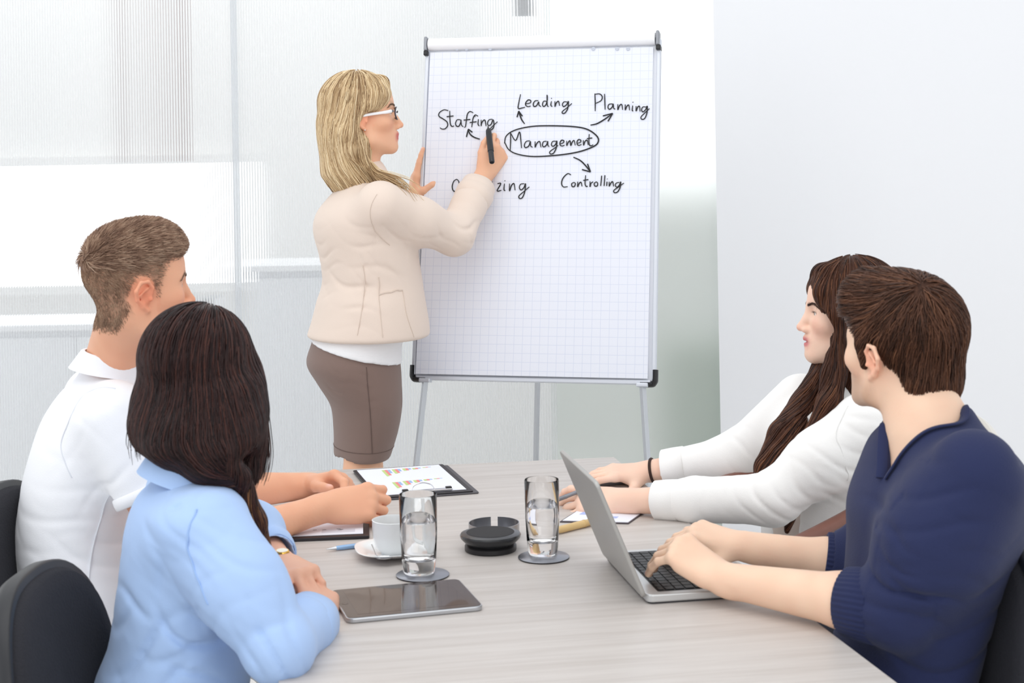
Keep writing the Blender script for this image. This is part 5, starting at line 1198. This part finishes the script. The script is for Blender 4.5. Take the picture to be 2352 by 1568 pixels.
    for k in range(22):
        a = 2 * math.pi * k / 22; c0 = wc + n0 * math.cos(a) * .0235 + t0 * math.sin(a) * .0285
        Mx = Matrix([[*(t0 * math.cos(a) - n0 * math.sin(a)), 0], [*(n0 * math.cos(a) + t0 * math.sin(a)), 0], [*wu, 0], [0, 0, 0, 1]]).transposed(); Mx.translation = Vector(c0)
        obj('link', boxb((0, 0, 0), (.0066, .0028, .011)), GOLD if k % 2 else M_CHROME, w_, bevel=.0008).matrix_world = Mx
    Mx = Matrix([[*t0, 0], [*wu, 0], [*n0, 0], [0, 0, 0, 1]]).transposed(); Mx.translation = Vector(wc + n0 * .0245)
    cs = obj('case', lathe([(0, 0), (.0125, 0), (.0135, .002), (.0135, .005), (.012, .007), (0, .007)], 32), GOLD, w_, smooth=40); cs.matrix_world = Mx
    obj('dial', lathe([(0, .0071), (.0105, .0071), (.0105, .0074), (0, .0074)], 32), mat('dial_white', (240, 236, 220), .2), cs)
    # long dark hair
    H = Field(); E = lambda c, r: ell(h.p(*c), np.array(r) * h.s, h.R)
    H.add(E((0, -.018, .036), (.090, .108, .095)), 0)
    H.add(loft([(X(458, 1058, 2.72), .05, .070), (X(458, 1025, 2.72), .085, .098), (X(462, 975, 2.74), .098, .106), (X(464, 910, 2.77), .102, .105), (X(464, 850, 2.79), .098, .102)], V3(0, 1, 0), V3(1, 0, 0), (0, 0, 1), rnd=.03), .03)
    H.add(chain([X(352, 930, 2.74), X(352, 975, 2.72), X(405, 1022, 2.68), X(480, 1062, 2.66), X(548, 1098, 2.68)], [.032, .030, .032, .030, .020]), .03)
    H.add(chain([X(556, 850, 2.82), X(562, 950, 2.79), X(567, 1030, 2.76), X(562, 1085, 2.75), X(548, 1130, 2.74)], [.022, .024, .022, .016, .006]), .035)
    H.add(chain([X(500, 1080, 2.72), X(545, 1130, 2.70), X(578, 1200, 2.715), X(602, 1280, 2.76), X(612, 1325, 2.80)], [.030, .024, .021, .016, .005]), .012)
    H.sub(E((.012, .105, -.030), (.060, .052, .085)), .012)
    H.sub(half(X(330, 1015, 2.7), (-.30, -.1, -1)), .01) if False else None
    hb = to_object('hair', H, .0042, hair_base_mat('dark_base', [(26, 16, 17), (52, 30, 28)]), pr)
    pts = np.array([v.co[:] for v in hb.data.vertices]); zc = h.p(0, 0, -.10)[2]
    def flow(p):
        q = h.loc(p); rad = q - V3(.0, .03, .165); w_ = np.clip((.13 - q[:, 2]) / .11, .1, 1)[:, None]
        d = (rad / np.linalg.norm(rad, axis=1, keepdims=True) * (1 - w_)) @ h.R.T + w_ * V3(0, -.05, -1)
        low = np.clip((zc + .03 - p[:, 2]) / .07, 0, 1)[:, None] * (p[:, :1] < -.478); d = d + low * V3(1.3, -.1, .25)
        low2 = np.clip((zc - .06 - p[:, 2]) / .05, 0, 1)[:, None] * (p[:, :1] >= -.49); return d + low2 * V3(.35, .05, 0)
    pa = surf_paths(H, seeds_on(pts, lambda p: p[:, 2] > zc - .10, 9000), flow, 18, .0150, .003, jit=.05, wave=.05)
    strands('hair_strands', pa, hair_mat('dark_hair', [(20, 12, 13), (34, 20, 20), (54, 31, 28), (78, 46, 38)], .30), hb, .0009)
    pa = surf_paths(H, seeds_on(pts, lambda p: (p[:, 2] < zc - .06) & (p[:, 0] > -.50), 1500), flow, 10, .013, .003, jit=.05); strands('front_lock', pa, hair_mat('brown_ends', [(66, 40, 26), (104, 68, 42), (132, 90, 58)], .35), hb, .0009)
    lk = []
    for k in range(110):
        o = RNG.normal(0, .008, 3); pts_ = [X(586, 900, 2.79), X(598, 990, 2.78), X(602, 1050, 2.77), X(590, 1105, 2.76), X(566, 1150 + RNG.uniform(-20, 20), 2.75)] if k < 70 else [X(332, 930, 2.72), X(322, 975, 2.71), X(318, 1010, 2.70), X(322, 1035 + RNG.uniform(-15, 15), 2.69)]
        lk.append(np.array([npv(v) for v in spline(pts_, 5)])[:16] + o)
    strands('loose_lock', np.array(lk), MATS['dark_hair'], hb, .0008)
    seated_legs(pr, X(350, 1790), F, R, .455, mat('dark_trousers', (40, 40, 52), .8), M_DARK_SHOE, thigh=.38)
blue_woman()

# ------------------------------------------------------------------ 4: the woman in the white jacket
def white_woman():
    X = lambda px, py, d=3.58: npv(P(px, py, d)); F, R = DIRV(203)
    pr = person('person', None, 'woman in a white jacket with very long brown hair reaching over the papers')
    h = head_frame(X(1946, 716, 3.60), 176, 3, 2, .975)
    nb = X(1942, 895, 3.60); b = Field(); head_ops(b, h, open_=.002)
    b.add(cone(h.p(0, -.02, -.06), nb, .049, .055), .03)
    b.add(loft([(X(1905, 1380), .10, .15), (X(1890, 1250), .09, .13), (X(1885, 1150), .092, .13), (X(1895, 1060), .105, .14), (X(1915, 970), .09, .155), (X(1930, 925), .065, .12), (X(1940, 900), .045, .06)], F, R, (0, 0, 1)), .03)
    sl, el, wl = X(1990, 975, 3.43), X(1775, 1146, 3.40), X(1428, 1150, 3.56)
    sr, er, wr = X(1842, 925, 3.74), X(1690, 1052, 3.80), X(1492, 1082, 3.86)
    b.add(chain([sl, el, wl], [.046, .038, .0265]), .02); b.add(chain([sr, er, wr], [.046, .037, .026]), .02)
    nails = []
    f1 = unit(X(1340, 1144, 3.60) - wl)
    hand(b, wl + f1 * .008, f1, (-.05, -.62, .78), False, .97, curl={'i': (8, 26, 16), 'm': (16, 28, 16), 'r': (20, 26, 14), 'p': (20, 24, 14)}, splay={'i': 6, 'm': 1, 'r': -6, 'p': -14}, thumb=[(.66, .60, -.45), (.88, .32, -.35), (.96, .1, -.25)], nails=nails)
    f2 = unit(X(1400, 1086, 3.84) - wr)
    hand(b, wr + f2 * .008, f2, (-.05, -.22, .97), True, .96, curl={'i': (6, 10, 8), 'm': (8, 12, 10), 'r': (10, 14, 12), 'p': (12, 16, 12)}, splay={'i': 6, 'm': 1, 'r': -4, 'p': -10}, thumb=[(.55, .70, -.35), (.70, .62, -.35), (.80, .5, -.3)], nails=nails)
    SK = (244, 206, 184)
    to_object('body', b, BR_, M_SKIN, pr, skin_color(SK, [head_tint(h, SK, (206, 122, 122), (190, 146, 124))], nails), adapt=AD)
    eyes(h, pr, (70, 54, 44)); eyebrows(h, b, hair_mat('dark_brow', [(44, 28, 22), (70, 46, 36)]), pr)
    j = Field()
    j.add(loft([(X(1925, 1330), .150, .195), (X(1905, 1240), .138, .178), (X(1898, 1150), .128, .166), (X(1905, 1060), .128, .172), (X(1920, 985), .112, .178), (X(1932, 940), .088, .150), (X(1942, 905), .064, .085)], F, R, (0, 0, 1), rnd=.012), 0)
    cl_, cr_ = el * .26 + wl * .74, er * .22 + wr * .78
    j.add(chain([sl, sl * .5 + el * .5, el], [.070, .062, .055]), .04); j.add(chain([el, el * .5 + wl * .5, cl_], [.054, .047, .040]), .02)
    j.add(chain([sr, er, cr_], [.068, .054, .042]), .04)
    for w__, e__, c__ in ((wl, el, cl_), (wr, er, cr_)): a_ = unit(w__ - e__); j.sub(cone(c__ - a_ * .008, c__ + a_ * .09, .034, .05), .004)
    j.sub(cone(h.p(0, -.02, -.10), nb, .060, .062), .006)
    j.sub(chain([nb + F * .10 + V3(0, 0, -.01), X(1800, 1030, 3.50), X(1775, 1120, 3.48), X(1770, 1260, 3.48)], [.040, .050, .055, .06]), .01)   # open front
    j.fold(X(1780, 1150, 3.36), (.8, 0, .5), .040, .0055, .075, ph=.6); j.fold(X(1640, 1165, 3.44), (.9, 0, .3), .035, .003, .08, ph=1.1); j.fold(X(1930, 1060, 3.4), (.6, 0, .8), .05, .005, .09, ph=.3)
    j.fold(X(1920, 1170, 3.4), (.4, 0, .9), .045, .005, .09, ph=2); j.fold(X(1700, 1050, 3.72), (.7, 0, .7), .045, .004, .08, ph=1.8); j.fold(X(1960, 960, 3.4), (.5, 0, .8), .06, .003, .07)
    M_JKT = wrinkle(mat('white_jacket_cloth', (248, 247, 245), .85, bump=(380, .15), sheen=.1), 7, .005, .35)
    jo = to_object('jacket', j, .0044, M_JKT, pr)
    a_ = unit(wl - el); band('cuff', cl_ - a_ * .045, cl_ + a_ * .008, .0455, .0440, .004, M_JKT, jo, wob=.02); a_ = unit(wr - er); band('cuff', cr_ - a_ * .045, cr_ + a_ * .010, .0475, .0470, .004, M_JKT, jo, wob=.02)
    # long lapel that follows the open front
    lp0 = [nb - F * .03 - R * .062 + V3(0, 0, .025), nb + F * .05 - R * .075 + V3(0, 0, -.03), X(1850, 1010, 3.47), X(1835, 1080, 3.44), X(1825, 1200, 3.44)]
    obj('lapel', tube(on_surface(j, lp0, .004), [.012] * 3 + [.024] * 18 + [.018] * 8 + [.01] * 4, 10, flat=(tuple(F + V3(0, -.9, .3)), .16)), M_JKT, jo, smooth=True)
    seamline(j, [X(1950, 935, 3.4), X(1925, 985, 3.38), X(1920, 1040, 3.38), X(1935, 1090, 3.38)], mat('white_seam', (238, 237, 235), .9), jo, .0014, 'sleeve_seam')
    t = Field(); t.add(loft([(X(1895, 1340), .125, .165), (X(1880, 1240), .112, .15), (X(1875, 1150), .112, .145), (X(1885, 1060), .120, .15), (X(1905, 985), .10, .14), (X(1922, 950), .07, .10)], F, R, (0, 0, 1), rnd=.01), 0)
    t.sub(ell(X(1880, 940, 3.56), (.06, .08, .045)), .01); t.fold(X(1790, 1100, 3.5), (.7, 0, .6), .03, .003, .08)
    to_object('blouse', t, .005, mat('blush_blouse', (228, 214, 204), .75, sheen=.1), pr)
    # bracelet
    ba = wr - unit(wr - er) * .008; ub = unit(wr - er); rg = []; n0 = unit(V3(0, 0, 1) - ub * ub[2]); t0 = np.cross(ub, n0)
    br = empty('bracelet', ba, 0, 'dark cord bracelet on the far wrist of the woman in the white jacket', 'bracelet')
    bm = B(); bmesh.ops.create_uvsphere(bm, u_segments=4, v_segments=3, radius=.0001); bm.clear()
    n = 40; rings = []
    for i in range(n):
        a = 2 * math.pi * i / n; d_ = n0 * math.cos(a) * .028 + t0 * math.sin(a) * .031; e_ = unit(d_)
        rings.append([bm.verts.new(d_ + e_ * .0036 * math.cos(c) + ub * .0036 * math.sin(c)) for c in np.linspace(0, 2 * math.pi, 9)[:-1]])
    for i in range(n):
        for k in range(8): bm.faces.new((rings[i][k], rings[(i + 1) % n][k], rings[(i + 1) % n][(k + 1) % 8], rings[i][(k + 1) % 8]))
    bmesh.ops.recalc_face_normals(bm, faces=bm.faces); obj('cord', bm, mat('dark_cord', (60, 42, 36), .8), br, smooth=True)
    pen(Vector(X(1203, 1178, 3.615)), Vector(X(1330, 1128, 3.60)), .0048, 'ballpoint_pen', 'grey ballpoint pen with black tip in the hand of the woman in white', mat('pen_grey', (130, 132, 138), .3, .5), M_BLK)
    # very long straight hair
    H = Field(); E = lambda c, r: ell(h.p(*c), np.array(r) * h.s, h.R)
    H.add(E((0, -.020, .036), (.088, .107, .094)), 0)
    H.add(loft([(X(1985, 1010, 3.60), .07, .09), (X(1980, 900, 3.60), .075, .095), (X(1972, 800, 3.60), .082, .095), (X(1968, 720, 3.60), .085, .095)], V3(1, 0, 0), V3(0, 1, 0), (0, 0, 1), rnd=.03), .03)
    for y_, dd in ((-1, 0), (1, 0)):
        H.add(chain([h.p(y_ * .030, .058, .084), h.p(y_ * .062, .058, .046), h.p(y_ * .078, .038, .0), h.p(y_ * .081, .020, -.05)], [.020, .020, .022, .024]), .02)
    H.add(chain([h.p(-.081, .020, -.05), X(1915, 860, 3.50), X(1905, 930, 3.465), X(1865, 1010, 3.45), X(1815, 1085, 3.44), X(1800, 1110, 3.43)], [.024, .024, .024, .018, .010, .003]), .012)
    H.add(chain([h.p(.081, .020, -.05), X(1895, 850, 3.60), X(1850, 930, 3.56), X(1800, 1000, 3.50), X(1760, 1075, 3.46), X(1740, 1120, 3.45)], [.024, .026, .030, .030, .022, .005]), .012)
    H.add(chain([X(1880, 900, 3.58), X(1835, 980, 3.50), X(1790, 1050, 3.46), X(1752, 1090, 3.45)], [.02, .024, .022, .008]), .012)
    H.add(chain([X(1830, 1120, 3.43), X(1815, 1180, 3.42), X(1808, 1218, 3.42)], [.010, .010, .003]), .01)
    H.sub(E((0, .100, -.028), (.060, .060, .085)), .012)
    for x in (1, -1): H.sub(E((x * .080, .078, -.040), (.034, .046, .055)), .010)
    hb = to_object('hair', H, .0042, hair_base_mat('brown_base', [(44, 26, 20), (84, 52, 36)]), pr)
    pts = np.array([v.co[:] for v in hb.data.vertices]); zc = h.p(0, 0, -.09)[2]
    def flow(p):
        q = h.loc(p); rad = q - V3(.0, .0, .165); w_ = np.clip((.12 - q[:, 2]) / .10, .1, 1)[:, None]
        d = (rad / np.linalg.norm(rad, axis=1, keepdims=True) * (1 - w_)) @ h.R.T + w_ * V3(0, 0, -1)
        low = np.clip((zc - p[:, 2]) / .08, 0, 1)[:, None] * (p[:, :1] < .77); return d + low * V3(-.75, -.12, 0)
    pa = surf_paths(H, seeds_on(pts, lambda p: p[:, 2] > 0, 9000), flow, 20, .015, .003, jit=.04, wave=.04)
    strands('hair_strands', pa, hair_mat('brown_hair', [(38, 22, 17), (60, 36, 27), (86, 52, 36), (118, 76, 50)], .32), hb, .0009)
    seated_legs(pr, X(1915, 1395), F, R, .455, mat('dark_trousers', (40, 40, 52), .8), M_DARK_SHOE, thigh=.40)
white_woman()

# ------------------------------------------------------------------ 5: the man in the navy jumper
def navy_man():
    X = lambda px, py, d=2.80: npv(P(px, py, d)); F, R = DIRV(190)
    pr = person('person', None, 'man in a navy v-neck jumper with brown hair typing on the laptop')
    h = head_frame(X(2066, 792, 2.86), 128, 5, -4, 1.03)
    nb = X(2130, 962, 2.80); b = Field(); head_ops(b, h, True, 1.10)
    b.add(cone(h.p(0, -.024, -.055), nb, .058, .068), .035)
    b.add(loft([(X(2060, 1700), .11, .155), (X(2075, 1560), .105, .15), (X(2112, 1400), .105, .15), (X(2138, 1250), .11, .165), (X(2150, 1150), .115, .175), (X(2160, 1060), .10, .17), (X(2145, 1005), .075, .12), (X(2132, 965), .06, .075)], F, R, (0, 0, 1)), .04)
    sl, el, wl = X(2238, 1088, 2.60), X(2058, 1400, 2.63), X(1662, 1330, 2.84)
    sr, er, wr = X(2118, 1050, 2.98), X(1990, 1306, 3.03), X(1716, 1256, 3.06)
    b.add(chain([sl, el], [.055, .046]), .03); b.add(chain([el, el * .72 + wl * .28, wl], [.044, .0445, .029]), .02)
    b.add(chain([sr, er], [.055, .046]), .03); b.add(chain([er, er * .70 + wr * .30, wr], [.044, .043, .029]), .02)
    nails = []
    f1 = unit(X(1576, 1266, 2.885) - wl)
    hand(b, wl + f1 * .008, f1, (.15, -.45, .88), False, 1.05, curl={'i': (52, 22, 10), 'm': (54, 24, 12), 'r': (52, 24, 12), 'p': (46, 22, 10)}, splay={'i': 7, 'm': 2, 'r': -3, 'p': -10}, thumb=[(.62, .62, -.48), (.82, .42, -.38), (.9, .25, -.35)], nails=nails)
    f2 = unit(X(1612, 1226, 3.075) - wr)
    hand(b, wr + f2 * .008, f2, (.05, -.25, .95), True, 1.05, curl={'i': (40, 22, 12), 'm': (42, 24, 12), 'r': (42, 24, 12), 'p': (38, 22, 10)}, splay={'i': 6, 'm': 1, 'r': -4, 'p': -11}, thumb=[(.45, .72, -.50), (.62, .60, -.50), (.8, .4, -.45)], nails=nails)
    SK = (242, 205, 178)
    to_object('body', b, BR_, M_SKIN, pr, skin_color(SK, [head_tint(h, SK, (206, 126, 112), (128, 92, 70), stub=.55, flush=1.2)], nails, [(el, .07, .35)]), adapt=AD)
    eyes(h, pr, (88, 98, 96)); eyebrows(h, b, hair_mat('dark_brow', [(44, 28, 22), (70, 46, 36)]), pr)
    j = Field()
    j.add(loft([(X(2050, 1720), .140, .20), (X(2058, 1600), .118, .180), (X(2078, 1500), .116, .175), (X(2106, 1390), .120, .178), (X(2136, 1260), .134, .190), (X(2152, 1160), .144, .204), (X(2164, 1080), .128, .206), (X(2160, 1028), .108, .186), (X(2146, 985), .084, .124), (X(2138, 950), .074, .086), (X(2134, 930), .070, .078)], F, R, (0, 0, 1), rnd=.012), 0)
    cl_, cr_ = el * .76 + wl * .24, er * .70 + wr * .30
    j.add(chain([sl, sl * .5 + el * .5, el], [.072, .068, .060]), .085); j.add(chain([el, cl_], [.060, .053]), .02)
    j.add(chain([sr, er, cr_], [.076, .060, .052]), .05)
    for w__, e__, c__ in ((wl, el, cl_), (wr, er, cr_)): a_ = unit(w__ - e__); j.sub(cone(c__ + a_ * .045, c__ + a_ * .15, .07, .08), .004); j.sub(cone(c__ - a_ * .012, c__ + a_ * .09, .046, .06), .004)
    j.sub(cone(h.p(0, -.02, -.08), nb + V3(0, 0, .012), .061, .063), .006)
    # v-shaped neck opening, from the nape to the tip of the v
    Np, Vt = X(2190, 926, 2.80), X(2022, 1084, 2.735); cN = (Np + Vt) / 2; eN = unit(Vt - Np); LN = np.linalg.norm(Vt - Np) / 2; rN = unit(R - eN * (R @ eN)); nN = np.cross(eN, rN); nN = nN if nN[2] > 0 else -nN
    def vwid(t): return .070 * np.where(t > -.25, 1 - np.clip((t + .25) / 1.25, 0, 1), np.sqrt(np.clip(1 - ((t + .25) / .75) ** 2, 0, 1)))
    def vcut(p):
        q = p - cN; t = q @ eN / LN; dd = np.maximum(np.abs(q @ rN) - vwid(t), (np.abs(t) - 1) * LN); return np.maximum(-(q @ nN + .034), dd * .8)
    j.sub((vcut, None, None), .004)
    j.fold(X(2050, 1395, 2.56), (.5, 0, .85), .038, .0105, .075, ph=.2); j.fold(X(2115, 1310, 2.56), (.45, .1, .85), .042, .0095, .085, ph=1.2); j.fold(X(2150, 1200, 2.56), (.2, 0, 1), .06, .005, .10, ph=.2)
    j.fold(X(2010, 1200, 2.70), (.6, 0, .75), .07, .005, .10, ph=2); j.fold(X(2180, 1480, 2.62), (.2, 0, .98), .07, .007, .14, ph=.9)
    M_NAV = wrinkle(mat('navy_knit', (34, 42, 80), .92, bump=(420, .35), sheen=.06), 7, .007, .5)
    jo = to_object('jumper', j, .0046, M_NAV, pr)
    M_RIB = mat('navy_rib', (34, 42, 80), .92, bump=(900, .3), sheen=.06)
    for w__, e__, c__, r_ in ((wl, el, cl_, .0585), (wr, er, cr_, .0565)):
        a_ = unit(w__ - e__); cu = band('ribbed_cuff', c__ - a_ * .052, c__ + a_ * .012, r_ + .003, r_ - .003, .006, M_RIB, jo, n=160)
        for v in cu.data.vertices:
            q = npv(v.co) - c__; q0 = q - a_ * (q @ a_); rr_ = np.linalg.norm(q0); u_ = unit(np.cross(a_, V3(0, 0, 1))); w2 = np.cross(a_, u_); t_ = math.atan2(q0 @ w2, q0 @ u_)
            if rr_ > r_ - .005: v.co = Vector(npv(v.co) + q0 / rr_ * .0012 * math.cos(t_ * 40))
    # ribbed v-neck
    for sg in (1, -1):
        pts_ = [cN + eN * LN * t + rN * sg * (vwid(np.array(t)) + .007) + nN * .012 for t in (-.97, -.8, -.55, -.3, 0, .3, .6, .85, 1.02)]
        q = np.array([npv(v) for v in spline(pts_, 5)])
        for _ in range(8): q = q - nN * (j(q) - .001)[:, None] * .7
        for _ in range(4): q[1:-1] = (q[:-2] + 2 * q[1:-1] + q[2:]) / 4
        obj('neck_rib', tube([Vector(v) for v in q], .0095, 10, flat=(tuple(nN), .36)), M_RIB, jo, smooth=True)
    # brown hair
    H = Field(); E = lambda c, r: ell(h.p(*c), np.array(r) * h.s, h.R)
    H.add(E((0, -.020, .040), (.084, .104, .090)), 0); H.add(E((0, .045, .072), (.062, .056, .050)), .03); H.add(E((0, -.072, -.045), (.062, .036, .062)), .03)
    for x in (1, -1): H.add(cone(h.p(x * .068, .020, .01), h.p(x * .070, .016, -.022), .012, .007), .012)
    H.sub(E((0, .110, -.014), (.074, .046, .082)), .008)
    for x in (1, -1): H.sub(E((x * .085, .058, -.052), (.034, .046, .066)), .006); H.sub(E((x * .080, -.004, -.028), (.024, .021, .034)), .006); H.sub(E((x * .070, -.025, -.095), (.04, .030, .045)), .01)
    H.sub(half(h.p(0, -.07, -.112), h.v(0, .25, -1)), .01)
    hb = to_object('hair', H, .0036, hair_base_mat('chestnut_base', [(48, 29, 20), (80, 51, 37)]), pr)
    pts = np.array([v.co[:] for v in hb.data.vertices]); wh = V3(-.022, -.062, .105)
    def flow(p):
        q = h.loc(p); v = q - wh; rr_ = np.linalg.norm(v, axis=1, keepdims=True); fr = np.clip(q[:, 1:2] / .06 + .3, 0, 1) * np.clip(q[:, 2:] / .05, 0, 1)
        d = v / rr_ + V3(0, 0, -.9) * np.clip((.05 - q[:, 2:]) / .06, 0, 1) + V3(.2, .8, .0) * fr + V3(0, .35, 0) * np.clip((.05 - q[:, 2:]) / .06, 0, 1); return d @ h.R.T
    pa = surf_paths(H, seeds_on(pts, lambda p: h.loc(p)[:, 2] > -.085, 9000), flow, 9, .0070, .003, lift=lambda t: .005 * t * (1 - .4 * t), jit=.14, wave=.10)
    strands('hair_strands', pa, hair_mat('chestnut_hair', [(42, 25, 17), (66, 42, 30), (92, 60, 44), (120, 82, 60)], .36), hb, .0009, .25)
    pa = surf_paths(H, seeds_on(pts, lambda p: (h.loc(p)[:, 1] > .045) & (h.loc(p)[:, 2] > .05), 1500), flow, 8, .0055, .004, lift=lambda t: .012 * t, jit=.18); strands('quiff', pa, MATS['chestnut_hair'], hb, .0009, .25)
    seated_legs(pr, X(2058, 1745, 2.80), F, R, .455, mat('dark_jeans', (38, 42, 60), .85), M_DARK_SHOE, thigh=.40)
navy_man()

# ------------------------------------------------------------------ chairs
def chair_at(px, py, d, yaw, lab, top):
    q = P(px, py, d); f = Vector((math.cos(yaw), math.sin(yaw), 0)); o = Vector((q.x, q.y, 0)) + f * .23
    return office_chair(o.x, o.y, yaw, lab, top)
chair_at(72, 1328, 2.62, math.radians(-3), 'charcoal chair behind the woman in the blue shirt', .875)
chair_at(-12, 1155, 3.36, math.radians(-4), 'charcoal chair behind the man in the white polo', .86)
chair_at(2300, 1272, 2.76, math.radians(188), 'charcoal chair behind the man in the navy jumper', .865)
# wooden-armed chair of the woman in white
ac = empty('armchair', (P(1930, 1300, 3.58).x, 3.58, 0), 0, 'white chair with brown curved wooden arms under the woman in the white jacket', 'chair')
M_WDA = mat('brown_wood', (124, 82, 70), .35, bump=(6, .2, (1, 1, 20)), var=.12); M_WFR = mat('white_frame', (232, 234, 236), .4)
F_, R_ = DIRV(203); o0 = Vector(ac.location)
def loc_(v): return Vector(v) - o0
for pts_ in ([P(2030, 1135, 3.40), P(1955, 1182, 3.36), P(1880, 1222, 3.31), P(1800, 1262, 3.25), P(1760, 1292, 3.22), P(1748, 1330, 3.22)], [P(1790, 1052, 3.80), P(1715, 1088, 3.76), P(1660, 1106, 3.72), P(1605, 1124, 3.68), P(1575, 1145, 3.66), P(1566, 1180, 3.66)]):
    ar = obj('armrest', tube(spline([loc_(v) for v in pts_], 8), .021, 12, flat=((0, 0, 1), .62)), M_WDA, ac, smooth=True)
    low = [Vector((v.x, v.y, v.z - .055)) for v in pts_[:-1]]
    obj('arm_tube', tube(spline([loc_(v) for v in low], 6), .010, 10), M_WFR, ac, smooth=True)
    for k in (0, 4):
        v = pts_[k]; obj('leg', tube([loc_((v.x, v.y, v.z - .01)), loc_((v.x, v.y, 0))], .012, 10), M_WFR, ac, smooth=True)
q = P(1930, 1400, 3.58); sx = Matrix.Rotation(math.radians(203), 4, 'Z')
bm = pillow([(p[1], p[0]) for p in outl(.46, .46)], [(0, .02), (.6, .02), (.93, .014), (1, 0), (.97, -.03), (.5, -.035), (0, -.035)]); bm.transform(Matrix(((0, 0, 1, 0), (0, 1, 0, 0), (1, 0, 0, 0), (0, 0, 0, 1)))); bmesh.ops.recalc_face_normals(bm, faces=bm.faces); bm.transform(Matrix.Translation(loc_((q.x, q.y, .435))) @ sx); obj('seat', bm, mat('pale_leather', (226, 222, 214), .5), ac, smooth=60)
bm = pillow(outl(.44, .44), [(0, .02), (.6, .02), (.93, .012), (1, 0), (.97, -.02), (.5, -.025), (0, -.025)], .4); bm.transform(Matrix.Translation(loc_((q.x + .26, q.y + .11, .72))) @ sx @ Matrix.Rotation(-.2, 4, 'Y')); obj('backrest', bm, MATS['pale_leather'], ac, smooth=60)
